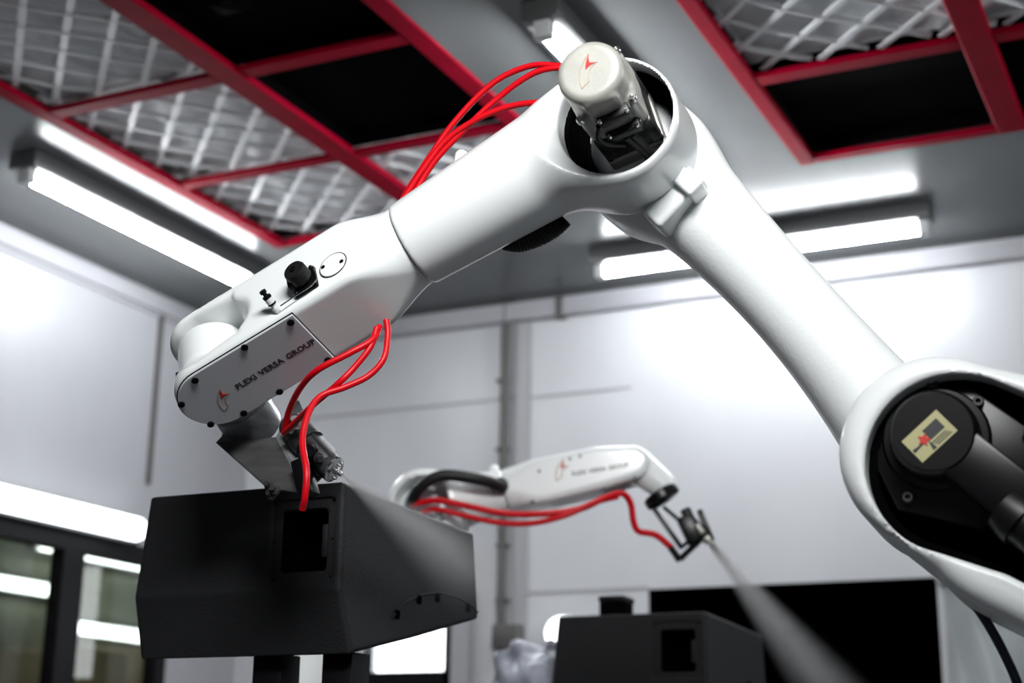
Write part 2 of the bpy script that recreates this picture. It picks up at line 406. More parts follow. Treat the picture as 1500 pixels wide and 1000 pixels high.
# ------------------------------------------------------------------ red ceiling frames with filters
def frame_thing(xs, label, wx, wy, skip_last=False):
    t = thing('ceiling_grid', label, 'ceiling grid', (xs[0], RY[3], ZC))
    for x, w in zip(xs, wx): obj('beam', bevel(box((x-w/2, RY[0]-.02, ZC-.006), (x+w/2, RY[3]+.02, ZC+.016)), .004, 1), 'red_paint', t)
    for i in range(len(xs)-1):
        for y, w in zip(RY, wy): obj('crossbar', bevel(box((xs[i]+wx[i]/2, y-w/2, ZC-.004), (xs[i+1]-wx[i+1]/2, y+w/2, ZC+.014)), .004, 1), 'red_paint', t)
    return t
fl = frame_thing(LX, 'red steel ceiling frame with two rows of filter bays, above the white forearm', (.055, .085, .065), (.05, .058, .048, .042))
fr = frame_thing(RXs, 'red steel ceiling frame with the wide beam, beside the elbow', (.05, .085, .05), (.05, .05, .06, .045))
def grid_bay(x0, x1, y0, y1, label):
    t = thing('air_filter', label, 'air filter', ((x0+x1)/2, (y0+y1)/2, ZC+.02), 'ceiling filter panels behind wire grids')
    # pleated filter cloth
    nx_, ny_ = 30, 30; V = []
    for i in range(nx_+1):
        for j in range(ny_+1):
            x = x0+(x1-x0)*i/nx_; y = y0+(y1-y0)*j/ny_
            V.append((x, y, ZC+.052+.006*math.sin((x*.8+y)*38+1.5*math.sin(x*9))+.006*math.sin(x*23+y*11)))
    n = len(V); V = V+[(a, b_, c+.02) for a, b_, c in V]; F = []
    for i in range(nx_):
        for j in range(ny_):
            q = (i*(ny_+1)+j, i*(ny_+1)+j+1, (i+1)*(ny_+1)+j+1, (i+1)*(ny_+1)+j); F.append(q); F.append(tuple(k+n for k in q[::-1]))
    obj('filter_cloth', (V, F), 'fabric', t, angle=80)
    obj('rim', merge(box((x0, y0, ZC+.05), (x0+.012, y1, ZC+.29)), box((x1-.012, y0, ZC+.05), (x1, y1, ZC+.29)), box((x0, y0, ZC+.05), (x1, y0+.012, ZC+.29)), box((x0, y1-.012, ZC+.05), (x1, y1, ZC+.29))), 'wire', t, False)
    st = .165; rnd = random.Random(label)
    for fam in (0, 1):
        lo = (x0+y0) if fam == 0 else (y0-x1); hi = (x1+y1) if fam == 0 else (y1-x0)
        c = math.ceil((lo-(-.041))/st)*st-.041 if fam == 0 else math.ceil((lo-5.79)/st)*st+5.79
        while c < hi-.02:
            pts = []
            # clip the diagonal to the bay
            for k in range(201):
                x = x0+(x1-x0)*k/200; y = c-x if fam == 0 else c+x
                if y0 <= y <= y1: pts.append((x, y))
            if len(pts) > 6:
                A, B = np.array(pts[0]), np.array(pts[-1]); P = []
                for k in range(9):
                    q = A+(B-A)*k/8; sag = -.006*math.sin(math.pi*k/8)
                    wob = (.006*math.sin(k*1.3+c*7) if fam else .001*math.sin(k))
                    P.append((q[0]+wob, q[1], ZC+(.026 if fam == 0 else .032)+sag))
                if fam == 0:
                    w = .0100; d = nrm([B[0]-A[0], B[1]-A[1], 0]); sd = np.array([-d[1], d[0], 0])
                    obj('wire', bevel(obox([(A[0]+B[0])/2, (A[1]+B[1])/2, ZC+.026], d, sd, (0, 0, 1), np.linalg.norm(B-A)/2, w, .0025), .001, 1), 'wire', t)
                else:
                    obj('wire', tube(P, .0056, 6), 'wire', t)
                    if rnd.random() < .75:
                        obj('wire', tube(np.array(P)+[.006, -.012+rnd.random()*.006, .004], .0035, 6), 'wire', t)
            c += st
def black_bay(x0, x1, y0, y1, label):
    t = thing('blanking_board', label, 'ceiling panel', ((x0+x1)/2, (y0+y1)/2, ZC+.02), 'black ceiling panels in the red frames')
    obj('panel', box((x0, y0, ZC+.05), (x1, y1, ZC+.06)), 'blackmatte', t, False)
    obj('rim', merge(box((x0, y0, ZC+.0165), (x0+.012, y1, ZC+.05)), box((x1-.012, y0, ZC+.0165), (x1, y1, ZC+.05)), box((x0+.012, y0, ZC+.0165), (x1-.012, y0+.012, ZC+.05)), box((x0+.012, y1-.012, ZC+.0165), (x1-.012, y1, ZC+.05))), 'blackmatte', t, False)
    return t
where = {0: 'nearest the back wall', 1: 'in the middle row', 2: 'farthest from the back wall'}
for i in range(2):
    for j in range(3):
        y0, y1_ = RY[j], RY[j+1]; row = where[2-j]
        if i == 0 or j == 2: grid_bay(LX[i]+.012, LX[i+1]-.012, y0+.010, y1_-.010, 'wire-gridded filter over the forearm, %s, %s' % (('left-wall side', 'elbow side')[i], row))
        else: black_bay(LX[i]+.03, LX[i+1]-.03, y0+.03, y1_-.025, 'black board above the red hoses, %s' % row)
        if j < 2: grid_bay(RXs[i]+.012, RXs[i+1]-.012, y0+.010, y1_-.010, 'wire-gridded filter beside the elbow, %s beam, %s' % (('before the wide', 'past the wide')[i], row.replace('in the row ', '')))
        else: black_bay(RXs[i]+.02, RXs[i+1]-.02, y0+.03, y1_-.025, 'black board in the red frame beside the elbow, %s the wide beam' % ('before', 'beyond')[i])
q = on_z(340, 8, ZC+.03)
t = thing('vent_box', 'faint dark grey box on the black ceiling panel', 'vent', (q[0], q[1], ZC+.02))
obj('box', bevel(box((q[0]-.05, q[1]-.08, ZC+.012), (q[0]+.05, q[1]+.02, ZC+.0495)), .012), 'blackmatte', t)
obj('cover', bevel(box((q[0]-.035, q[1]-.065, ZC+.007), (q[0]+.035, q[1]+.005, ZC+.014)), .004), 'blackmatte', t)

# ------------------------------------------------------------------ conduits on the back wall
pt, pb = on_y(742, 432, YB-.032), on_y(738, 985, YB-.032)
t = thing('conduit', 'dark vertical conduit pipe on the back wall with a junction box', 'pipe', (pb[0], YB-.032, pb[2]-.1))
obj('pipe', tube(spline([(pt[0], YB-.032, ZC-.01), (pt[0], YB-.032, pb[2]+.1), (pb[0], YB-.032, pb[2]+.02), (pb[0]+.02, YB-.032, pb[2]-.03), (pb[0]+.10, YB-.032, pb[2]-.05), (dl[0]-.1, YB-.032, pb[2]-.06)], 6), .019), 'conduit', t)
q = on_y(748, 935, YB)
obj('junction_box', bevel(box((q[0]-.05, YB-.072, q[2]-.045), (q[0]+.065, YB-.003, q[2]+.05)), .008), 'conduit', t)
for yp in (560, 660, 800, 880):
    q = on_y(741, yp, YB); obj('clip', bevel(box((q[0]-.024, YB-.052, q[2]-.006), (q[0]+.024, YB-.003, q[2]+.006)), .003, 1), 'conduit', t)

# ================================================================== NEAR ROBOT ARM
def screw(p, n, r, parent, m='chrome', hgt=.004, name='screw'):
    n = nrm(n); p = np.asarray(p)
    return obj(name, merge(lathe(p, n, [(0, r), (hgt*.8, r), (hgt, r*.8), (hgt*1.0, r*.5), (hgt*.4, r*.48)], 12)), m, parent)
def text_mesh(txt, size):
    cu = bpy.data.curves.new('t', 'FONT'); cu.body = txt; cu.size = size; cu.offset = size*.017; cu.space_word = 1.35; cu.space_character = 1.06; cu.extrude = .0004; cu.resolution_u = 3
    o = bpy.data.objects.new('t', cu); COL.objects.link(o); bpy.context.view_layer.update()
    me = bpy.data.meshes.new_from_object(o.evaluated_get(bpy.context.evaluated_depsgraph_get()))
    V = np.array([v.co[:] for v in me.vertices]); F = [list(p.vertices) for p in me.polygons]
    bpy.data.objects.remove(o); bpy.data.meshes.remove(me); return V, F
def flat_to(vf, o, ex, ey, ez):
    V = np.asarray(vf[0]); return np.asarray(o)+V[:, :1]*nrm(ex)+V[:, 1:2]*nrm(ey)+V[:, 2:3]*nrm(ez), vf[1]
def strip2(pts, w):
    """flat ribbon polygon in 2D along pts, thin box"""
    P = np.asarray(pts, float); T_ = np.gradient(P, axis=0); T_ /= np.linalg.norm(T_, axis=1)[:, None]; N = np.stack([-T_[:, 1], T_[:, 0]], 1)*w/2
    n = len(P); V = []; F = []
    for zz in (0, .0005):
        for sgn in (1, -1): V += [(*q, zz) for q in P+sgn*N]
    for i in range(n-1):
        F += [(2*n+i, 3*n+i, 3*n+i+1, 2*n+i+1), (i, i+1, n+i+1, n+i), (i, 2*n+i, 2*n+i+1, i+1), (n+i, n+i+1, 3*n+i+1, 3*n+i)]
    return np.array(V), F
def poly2(pts):
    n = len(pts); V = [(*q, 0) for q in pts]+[(*q, .0006) for q in pts]
    return np.array(V), [tuple(range(n))[::-1], tuple(range(n, 2*n))]+[(i, (i+1) % n, (i+1) % n+n, i+n) for i in range(n)]
def logo(o, ex, ey, ez, s, parent, wd=.035):
    """sail-shaped outline with a red arrowhead; unit square, y up"""
    def arc(p, q, bul, n=12):
        p, q = np.array(p), np.array(q); d = q-p; nn = np.array([-d[1], d[0]])
        return [tuple(p+d*t+nn*bul*4*t*(1-t)) for t in np.linspace(0, 1, n)]
    K = np.array([.70, 1.0]); cv = lambda *a: tuple(np.array(a)*K)
    tip, foot, fr2, end, low, notch = cv(.77, 1), cv(0, 0), cv(.41, .13), cv(1, .63), cv(.41, .54), cv(.67, .71)
    g1 = merge(strip2(arc(tip, foot, -.15), wd), strip2([foot, fr2], wd), strip2(arc(fr2, end, .20), wd))
    obj('logo_outline', flat_to((g1[0]*[s, s, 1], g1[1]), o, ex, ey, ez), 'gold_ink', parent, False)
    red = arc(tip, low, -.06, 8)+arc(low, end, .08, 8)[1:]+arc(end, notch, .05, 5)[1:]+arc(notch, tip, .06, 6)[1:-1]
    g2 = poly2(red); obj('logo_arrow', flat_to((g2[0]*[s, s, 1], g2[1]), o, ex, ey, ez), 'red_ink', parent, False)

F1 = Frame(at_depth(905, 190, 2.3), math.radians(-5))
base_uv = (.80, -.62)
robot = thing('robot_arm', 'white painting robot arm with silver elbow motor, above the two-post stand', 'robot', (*F1.P(*base_uv, -.12)[:2], 0))

# ---- elbow housing with the sleeve of the forearm
HC = np.array([.004, -.010, 0]); HR = .103
SC, SR = F1.pair((572, 305), (640, 412)); S0, S0r = F1.pair((745, 183), (800, 333))
tdir = nrm(SC-S0); tdir[2] = 0; tdir = nrm(tdir)
BC = np.array([.012, -.006]); BR = .088; RIM = .072
def f_elbow(P):
    hub = s_ext(np.hypot(P[:, 0]-HC[0], P[:, 1]-HC[1])-HR, P[:, 2], -.085, RIM, .026)
    sl = s_cone(P, S0+(S0-SC)*.30+[.0, -.006, .010], SC+tdir*.05, S0r*1.0, SR)
    d = smin(hub, sl, .05)
    d = smax(d, (P-SC)@tdir, .004)
    bore = s_ext(np.hypot(P[:, 0]-BC[0], (P[:, 1]-BC[1]))-BR, P[:, 2], -.072, .3, .012)
    # shallow countersink round the mouth
    rr = np.hypot(P[:, 0]-BC[0], P[:, 1]-BC[1]); sink = (rr-(BR+.012+(P[:, 2]-RIM)*.9))*.74
    sink = np.maximum(sink, RIM-.012-P[:, 2])
    return smax(smax(d, -bore, .003), -sink, .004)
elbow = obj('elbow_housing', F1.body(f_elbow, (-.42, -.25, -.13), (.13, .13, .13), .0036), 'white', robot, angle=50)
lin = lambda P: np.hypot(P[:, 0]-BC[0], P[:, 1]-BC[1])
obj('bore_shade', (lambda vf: (F1.verts(vf[0]), vf[1]))(sdf_mesh(lambda P: np.maximum(s_ext(lin(P)-BR+.0008, P[:, 2], -.0712, .030, .002), -s_ext(lin(P)-BR+.0085, P[:, 2], -.064, .3, .002)), (-.10, -.12, -.09), (.13, .11, .05), .0032)), 'blackmatte', elbow)  # black shell added to put the shadow inside the bore into colour
obj('gear_housing', lathe(F1.P(BC[0]+.006, BC[1]-.004, -.07), F1.D(0, 0, 1), [(0, .074), (.040, .070), (.050, .064), (.056, .055)], 40), 'white', elbow)
# knobs along the upper edge
for (x, y, r) in ((808, 146, .011), (676, 229, .011)):
    c, w_ = F1.px(x, y, -.01), 0
    obj('knob', F1.body(lambda P: s_cone(P, c-[.012, -.0, 0]+[.012, -.02, 0], c, r*1.3, r), c-.05, c+.05, .004), 'white', elbow)
# ---- elbow motor, rotated 17 degrees about its axis
ca, sa = math.cos(math.radians(17)), math.sin(math.radians(17))
MC = np.array([.019, -.001])
def mp(x, y, w): return F1.P(MC[0]+ca*x-sa*y, MC[1]+sa*x+ca*y, w)
mx_, my_, mw_ = F1.D(ca, sa), F1.D(-sa, ca), F1.D(0, 0, 1)
motor = obj('motor', bevel(obox(mp(0, 0, .035), mx_, my_, mw_, .042, .042, .055), .008, 3), 'darksteel', robot)
def f_cap(P):
    r2 = np.hypot(P[:, 0], P[:, 1])-.0475
    cap = s_ext(r2, P[:, 2], .10, .205, .012)
    sq = s_rbox(P, (0, 0, .118), (.045, .045, .037), .011)
    lug = s_rbox(P, (0, -.034, .15), (.024, .014, .045), .006)
    return smin(smin(cap, sq, .008), lug, .006)
V, Fq = sdf_mesh(f_cap, (-.06, -.06, .07), (.06, .06, .22), .0024)
obj('motor_cap', (np.array([mp(*v) for v in V]), [q[::-1] for q in Fq] if np.dot(np.cross(mx_, my_), mw_) < 0 else Fq), 'alu', motor, angle=50)
obj('motor_flange', bevel(obox(mp(0, -.002, -.004), mx_, my_, mw_, .046, .046, .014), .006, 2), 'alu', motor)
for sx in (-1, 1):
    for sy_ in (-1, 1):
        obj('motor_rib', bevel(obox(mp(sx*.036, sy_*.036, .05), mx_, my_, mw_, .009, .009, .035), .004, 2), 'darksteel', motor)
        screw(mp(sx*.040, sy_*.040, .152), mw_, .0055, motor, 'chrome', .010)
        screw(mp(sx*.040, sy_*.040, .012), mw_, .0055, motor, 'black', .006)
for (wc, ww, yy_) in ((.150, .024, -.050), (.102, .025, -.052)):
    cn = obj('connector', bevel(obox(mp(.006, yy_, wc), mx_, my_, mw_, ww, .009, .010), .003, 2), 'blackplastic', motor)
    obj('connector_base', bevel(obox(mp(.006, yy_+.009, wc-.010), mx_, my_, mw_, ww+.003, .010, .012), .003), 'black', motor)
    for sx in (-1, 1): screw(mp(.006+sx*(ww-.004), yy_-.006, wc+.008), mw_, .003, cn, 'chrome', .005)
obj('motor_cable', tube(spline([mp(-.02, -.055, .148), mp(-.030, -.060, .125), mp(-.022, -.062, .10), mp(-.005, -.060, .075)], 6), .0042), 'rubber', motor)
obj('motor_cable', tube(spline([mp(.004, -.058, .092), mp(.012, -.066, .06), mp(.016, -.072, .035), mp(.008, -.085, .0), mp(-.005, -.085, -.03)], 6), .0052), 'rubber', motor)
obj('motor_cable', tube(spline([mp(.014, -.058, .092), mp(.020, -.066, .06), mp(.024, -.070, .04), mp(.044, -.074, .02), mp(.05, -.07, -.03)], 6), .0052), 'rubber', motor)
logo(mp(-.016, -.022, .2053), mx_, my_, mw_, .046, motor, .02)
# ---- black ribbed cable duct under the sleeve
rb = spline([F1.P(*F1.px(*p, -.055)) for p in ((740, 350), (762, 353), (790, 344), (812, 331), (825, 318))], 14)
obj('ribbed_duct', tube(rb, .016, 14, [.0165+.0016*(i % 2) for i in range(len(rb))]), 'rubber', robot)

# ---- distal forearm: rounded square section turned about its own axis
t3 = F1.D(*tdir); mid = F1.P(*(SC+tdir*.25)); Vw = nrm(CAM-mid); Vw = nrm(Vw-t3*(Vw@t3)); mm = np.cross(t3, Vw); mm = mm if mm[2] > 0 else -mm
PHI = math.radians(37)
nB = nrm(math.cos(PHI)*Vw-math.sin(PHI)*mm); nA = nrm(math.sin(PHI)*Vw+math.cos(PHI)*mm)
O2 = F1.P(*SC)
def d2w(V): V = np.asarray(V, float).reshape(-1, 3); return O2+V[:, :1]*t3+V[:, 1:2]*nA+V[:, 2:3]*nB
FLIP = np.dot(np.cross(t3, nA), nB) < 0
def dbody(f, lo, hi, res): V, Fq = sdf_mesh(f, lo, hi, res); return d2w(V), ([q[::-1] for q in Fq] if FLIP else Fq)
hA, hB = .066, .070; SE = .445
def f_dist(P):
    s, p, q = P[:, 0], P[:, 1], P[:, 2]
    k = np.clip(s/.10, 0, 1); k = k*k*(3-2*k)
    ha = SR*.98+(hA-SR*.98)*k; hb = SR*.98+(hB-SR*.98)*k; r = SR*.97+(.014-SR*.97)*k
    # stadium end about the wrist axis
    d2 = np.where(s > SE-hA, np.hypot(s-(SE-hA), p)-hA, np.abs(p)-ha)
    a, b_ = d2+r, np.abs(q)-hb+r
    d = np.minimum(np.maximum(a, b_), 0)+np.hypot(np.maximum(a, 0), np.maximum(b_, 0))-r
    d = smax(d, .0015-s, .004)
    # wrist slot between the two fork cheeks, scooped out at its root
    slot = np.maximum(np.abs(q)-.040, np.maximum(.315-s, -(p+.2)))
    scoop = s_cone(P, np.array([.37, .06, 0.0]), np.array([.305, .075, .0]), .05, .036)
    slot = np.maximum(np.abs(q+.004)-.043, (SE-.150)-s+.35*np.maximum(-p, 0))
    return smax(smax(d, -slot, .012), -scoop, .014)
fore = obj('forearm', dbody(f_dist, (-.02, -.10, -.10), (.48, .10, .10), .0036), 'white', robot, angle=50)
# wrist unit turning in the fork
def f_wrist(P):
    c = np.hypot(P[:, 0]-(SE-hA-.002), P[:, 1])
    body = s_ext(c-.057, P[:, 2], -.045, .037, .012)
    nose = s_cone(P, np.array([SE-hA, -.02, -.004]), np.array([SE-hA+.016, -.070, -.004]), .042, .042)
    return smin(body, nose, .02)
wrist = obj('wrist', dbody(f_wrist, (.28, -.13, -.09), (.48, .09, .09), .0036), 'white', robot, angle=50)
obj('marker', bevel(obox(d2w((SE-.012, .020, .012))[0], t3+nA*.4, nA-t3*.4, nB, .003, .012, .006), .001, 1), 'black', wrist)
# cover plate with screws, lettering and logo
PX0 = .196
def stad(x0, x1, hw, n=18, r=.0):
    c = x1-hw; out = [(x0, hw), (x0, -hw)]
    out += [(c+hw*math.cos(t_), hw*math.sin(t_)) for t_ in np.linspace(-math.pi/2, math.pi/2, n)]
    return out
qz = hB-.0005
slab = prism([d2w((a, b_, qz))[0] for a, b_ in stad(PX0, SE-.004, hA-.006, 22)], nB*.0045)
cover = obj('wrist_cover', bevel(slab, .0012, 1), 'plate', robot, angle=30)
gask = [d2w((a, b_, qz-.0002))[0] for a, b_ in stad(PX0-.0016, SE-.0024, hA-.0044, 22)]
obj('gasket', prism(gask, nB*.0016), 'black', cover)
for (a, b_) in ((PX0+.010, hA-.016), (PX0+.010, -hA+.016), (PX0+.092, hA-.011), (PX0+.105, -hA+.011), (SE-.060, hA-.016), (SE-.014, .024), (SE-.022, -.040), (SE-.075, -hA+.011)):
    p = d2w((a, b_, qz+.0042))[0]; screw(p, nB, .0058, cover, 'black', .003)
tx = text_mesh('FLEXI VERSA GROUP', .0195)
w_ = tx[0][:, 0].max()
tscale = .148/w_; tx = (tx[0]*[tscale, tscale, 1], tx[1])
org = d2w((SE-.098, -.0085, qz+.0046))[0]
obj('lettering', flat_to(tx, org, -t3, nA, nB), 'black_ink', cover, False)
logo(d2w((SE-.056, -.030, qz+.0046))[0], -t3, nA, nB, .040, cover, .035)
# round inspection cap with two screws on the upper face
ic = d2w((.135, .008, 0))[0]; ic = ic+nA*(hA-.002)
def face_pt(s, q):
    ps = np.linspace(.11, .02, 400); f_ = f_dist(np.stack([np.full(400, s), ps, np.full(400, q)], 1))
    return d2w((s, ps[np.argmax(f_ < 0)], q))[0]
c0 = face_pt(.110, .028)
def face_n(s, q):
    p = (face_pt(s, q)-O2)@nA; e_ = .012; z3 = lambda a, b_, c: f_dist(np.array([[s+a, p+b_, q+c]]))[0]
    g_ = np.array([z3(e_, 0, 0)-z3(-e_, 0, 0), z3(0, e_, 0)-z3(0, -e_, 0), z3(0, 0, e_)-z3(0, 0, -e_)]); return nrm(g_[0]*t3+g_[1]*nA+g_[2]*nB)
nI = face_n(.110, .028)
obj('inspection_ring', lathe(c0-nI*.006, nI, [(0, .0245), (.0072, .0245), (.0078, .0240), (.0072, .0228), (.004, .0228)], 40), 'black', fore)
icap = obj('inspection_cap', lathe(c0-nI*.004, nI, [(0, .0229), (.0055, .0229), (.0065, .0220), (.0066, .002)], 40), 'white', fore)
for sg in (-1, 1): screw(c0+nI*.0024+nB*sg*.006-t3*sg*.016, nI, .0035, icap, 'black', .0015)
# cable gland and air fitting
g0 = face_pt(.160, .032)
gland = obj('cable_gland', bevel(obox(g0+nA*.003, t3, nB, nA, .021, .024, .005), .004, 2), 'black', fore)
obj('gland_body', bevel(obox(g0+nA*.013+t3*.006, t3, nB, nA, .016, .014, .010), .003, 2), 'blackplastic', gland)
kn = obj('gland_knob', lathe(g0+nA*.014, nA, [(0, .018), (.018, .018), (.021, .0165), (.0215, .004)], 28), 'rubber', gland)
screw(g0+nA*.0352, nA, .005, kn, 'black', .003)
for sx, sy_ in ((1, 1), (1, -1), (-1, 1), (-1, -1)): screw(g0+nA*.0075+t3*sx*.016+nB*sy_*.019, nA, .0032, gland, 'black', .003)
gw = [g0+nA*.010-t3*.020-nB*.014, g0+nA*.010-t3*.020+nB*.021, g0+nA*.010+t3*.02+nB*.026, g0+nA*.010+t3*.045+nB*.028]
obj('gland_wire', tube(spline(gw, 6), .0011, 6), 'chrome', gland)
a0 = face_pt(.216, .054)
ad = nrm(nA*.95-nB*.45+t3*.05)
fit = obj('air_fitting', lathe(a0-ad*.002, ad, [(0, .0065), (.008, .0065), (.0082, .0048), (.015, .0048), (.0152, .0066), (.026, .0066), (.0262, .0045), (.030, .0045)], 16), 'socket', fore)
obj('fitting_ring', lathe(a0+ad*.013, ad, [(0, .0070), (.0025, .0070)], 16), 'black', fit)
obj('fitting_ring', lathe(a0+ad*.025, ad, [(0, .0072), (.004, .0072), (.005, .005)], 16), 'black', fit)
obj('fitting_tip', lathe(a0+ad*.029, ad, [(0, .0035), (.005, .0035), (.0052, .0055), (.010, .0055), (.011, .003)], 12), 'black', fit)

# ---- tool flange and bracket
def w3(x, y, w): return F1.pw(x, y, w)
WC = d2w((SE-hA, 0, -.004))[0]; fd = nrm(-nA+t3*.228)
fa_, fb_ = WC+fd*.080, WC+fd*.160
obj('tool_flange', lathe(fa_, fd, [(0, .044), (.018, .044), (.020, .049), (np.linalg.norm(fb_-fa_)-.002, .049), (np.linalg.norm(fb_-fa_), .047)], 32), 'steel', robot)
wE = (fb_-F1.P0)@(-F1.a)
B1, B2, B3, B4 = w3(316, 648, wE+.050), w3(404, 640, wE+.060), w3(446, 722, wE+.10), w3(390, 714, wE+.09)
nb = nrm(np.cross(B2-B1, B4-B1)); nb = nb if nb@(CAM-B1) > 0 else -nb
brk = obj('tool_bracket', prism([B1, B2, B3, B4], -nb*.005), 'bracket', robot, angle=20)
lf = [B1, B4, B4+F1.D(.004, .030, -.03), B1+F1.D(.012, .036, -.03)]
obj('bracket_flange', prism(lf, nrm(B2-B1)*.005), 'steel', brk, angle=20)
rf = [B2, B3, B3+F1.D(.010, .045, -.05), B2+F1.D(.016, .066, -.03)]
obj('bracket_flange', prism(rf, nrm(B1-B2)*-.006), 'steel', brk, angle=20)
obj('bracket_base', prism([fb_+F1.D(-.040, .005, -.040), fb_+F1.D(.045, .02, -.045), fb_+F1.D(.040, -.010, .040), fb_+F1.D(-.038, -.018, .038)], fd*.006), 'darksteel', brk, angle=20)
for (x, y, w) in ((396, 714, wE+.10), (405, 720, wE+.10), (399, 727, wE+.095)): obj('bolt', lathe(w3(x, y, w), nb, [(0, .008), (.006, .008), (.0065, .005), (.014, .005)], 6), 'darksteel', brk, angle=20)
# ---- spray gun
ga, gb = w3(424, 618, .02-.10), w3(484, 684, .035-.10)
gd = nrm(gb-ga); GL = np.linalg.norm(gb-ga)
gun = obj('spray_gun', lathe(ga, gd, [(0, .019), (.004, .022), (.035, .022), (.036, .026), (.06, .026), (.061, .021), (GL-.01, .021), (GL, .018)], 28), 'darksteel', robot)
obj('gun_block', bevel(obox(ga+gd*.050+F1.D(.012, -.012, .0), gd, np.cross(gd, Vw), Vw, .042, .022, .018), .004), 'darksteel', gun)
obj('gun_arm', bevel(obox(w3(447, 700, .05-.10), F1.D(.35, -1, 0), F1.D(1, .35, 0), F1.D(0, 0, 1), .030, .012, .016), .004), 'black', gun)
hd = nrm(w3(503, 692, .036-.10)-w3(478, 676, .036-.10)); h0 = w3(474, 678, .036-.10)
head = obj('gun_head', lathe(h0, hd, [(0, .012), (.004, .0185), (.014, .0205), (.022, .0205), (.023, .017), (.026, .017)], 28), 'darksteel', gun)
obj('air_cap', lathe(h0+hd*.020, hd, [(0, .0215), (.003, .0215), (.004, .019), (.007, .015)], 24), 'chrome', head)
noz = obj('nozzle', lathe(h0+hd*.026, hd, [(0, .0065), (.006, .006), (.0062, .0045), (.013, .0035)], 16), 'chrome', head)
for sg in (-1, 1): obj('air_horn', lathe(h0+hd*.024+np.cross(hd, Vw)*.012*sg, hd, [(0, .004), (.008, .0025)], 10), 'chrome', head)
obj('gun_knob', lathe(w3(456, 660, .062-.10), F1.D(.3, -.2, 1), [(0, .012), (.008, .012), (.010, .009), (.016, .009)], 18), 'black', gun)
obj('gun_knob', lathe(w3(462, 667, .058-.10), F1.D(1, -.6, .6), [(0, .008), (.010, .008), (.011, .005), (.018, .005)], 14), 'darksteel', gun)
obj('gun_inlet', lathe(w3(428, 628, .045-.10), F1.D(.6, .5, .6), [(0, .012), (.012, .012), (.013, .009), (.022, .009)], 18), 'chrome', gun)
NOZ1 = h0+hd*.040

# ---- red air hoses
def hose(pts, r=.0050, parent=robot, fr_=F1, m='red_hose', name='air_hose'):
    return obj(name, tube(spline([fr_.pw(*p) for p in pts], 8), r, 12), m, parent)
hose([(850, 104, -.06), (822, 97, -.06), (775, 97, -.06), (722, 122, -.06), (668, 176, -.06), (628, 232, -.06), (594, 285, -.06), (575, 325, -.05)])
hose([(850, 104, -.05), (822, 99, -.045), (780, 108, -.045), (728, 145, -.05), (680, 190, -.05), (640, 232, -.05), (612, 275, -.05), (600, 305, -.045)])
hose([(820, 155, -.05), (800, 150, -.045), (750, 155, -.045), (700, 174, -.045), (655, 204, -.045), (622, 245, -.045), (594, 288, -.045), (580, 320, -.045)])
hose([(566, 468, .0), (568, 490, .0), (562, 525, .01), (540, 550, .02), (505, 567, .04), (470, 580, .06), (452, 605, .08), (443, 645, .10), (449, 690, .12), (447, 725, .12), (443, 746, .11)])
hose([(556, 478, .0), (545, 498, .02), (510, 518, .04), (465, 542, .05), (440, 568, .02), (424, 600, -.02), (416, 632, -.05)])
hose([(552, 480, .01), (543, 507, .02), (520, 537, .03), (495, 562, .04), (462, 590, .02), (436, 615, -.02), (416, 634, -.05)])

# ---- upper arm and shoulder
prs = [((905, 305), (1035, 205)), ((960, 360), (1079, 249)), ((1080, 450), (1168, 368)), ((1180, 580), (1281, 485)), ((1238, 665), (1353, 558))]
UA = [F1.pair(A, B, -.145) for A, B in prs]
top = F1.px(930, 190, -.15)
ua0, ua1 = UA[1][0], UA[4][0]; uad = nrm(ua1-ua0); uan = np.array([-uad[1], uad[0], 0])
us = np.array([(c-ua0)@uad for c, r in UA]); uo = np.polyfit(us, [(c-ua0)@uan for c, r in UA], 2); ur = np.polyfit(us, [r for c, r in UA], 2)
def f_upper(P):
    q = P-ua0; s_ = q@uad; sc = np.clip(s_, us[0]-.02, us[4]+.05)
    rad = np.polyval(ur, sc); d = np.hypot(q@uan-np.polyval(uo, sc), q[:, 2])-rad
    d = np.maximum(d, np.maximum(us[0]-.10-s_, s_-us[4]-.06))
    disc = s_ext(np.hypot(P[:, 0]-.012, P[:, 1]+.012)-.098, P[:, 2], -.22, -.088, .03)
    return smin(d, disc, .04)
upper = obj('upper_arm', F1.body(f_upper, (-.14, -.66, -.29), (.46, .14, -.03), .0042), 'cast_white', robot, angle=50)
# cable block on the upper arm
cb = F1.px(1000, 282, -.055)
obj('cable_block', (lambda bb: (F1.verts(bb[0]), bb[1]))(bevel(obox(cb+[-.012, -.008, -.015], (.72, .69, 0), (-.69, .72, 0), (0, 0, 1), .050, .020, .030), .008, 3)), 'cast_white', upper)
obj('cable_block', (lambda bb: (F1.verts(bb[0]), bb[1]))(bevel(obox(cb+[.012, .008, .004], (.72, .69, 0), (-.69, .72, 0), (0, 0, 1), .014, .022, .024), .005, 3)), 'white', upper)
SWc = -.06
def fitc(pts, w):
    A = np.array([F1.px(*p, w)[:2] for p in pts]); Mx = np.c_[2*A, np.ones(len(A))]; s = np.linalg.lstsq(Mx, (A**2).sum(1), rcond=None)[0]
    return s[:2], math.sqrt(s[2]+s[0]**2+s[1]**2)
SO, SOr = fitc([(1238, 660), (1255, 600), (1310, 555), (1400, 535), (1250, 740)], -.04)
SI, SIr = fitc([(1258, 690), (1275, 610), (1330, 558), (1300, 780)], .04)
S2 = F1.px(1518, 739, -.04)[:2]; S2r = np.linalg.norm(F1.px(1518, 739, -.04)-F1.px(1518, 930, -.04))*.93
I2 = F1.px(1525, 723, .04)[:2]; I2r = np.linalg.norm(F1.px(1525, 723, .04)-F1.px(1525, 862, .04))*.93
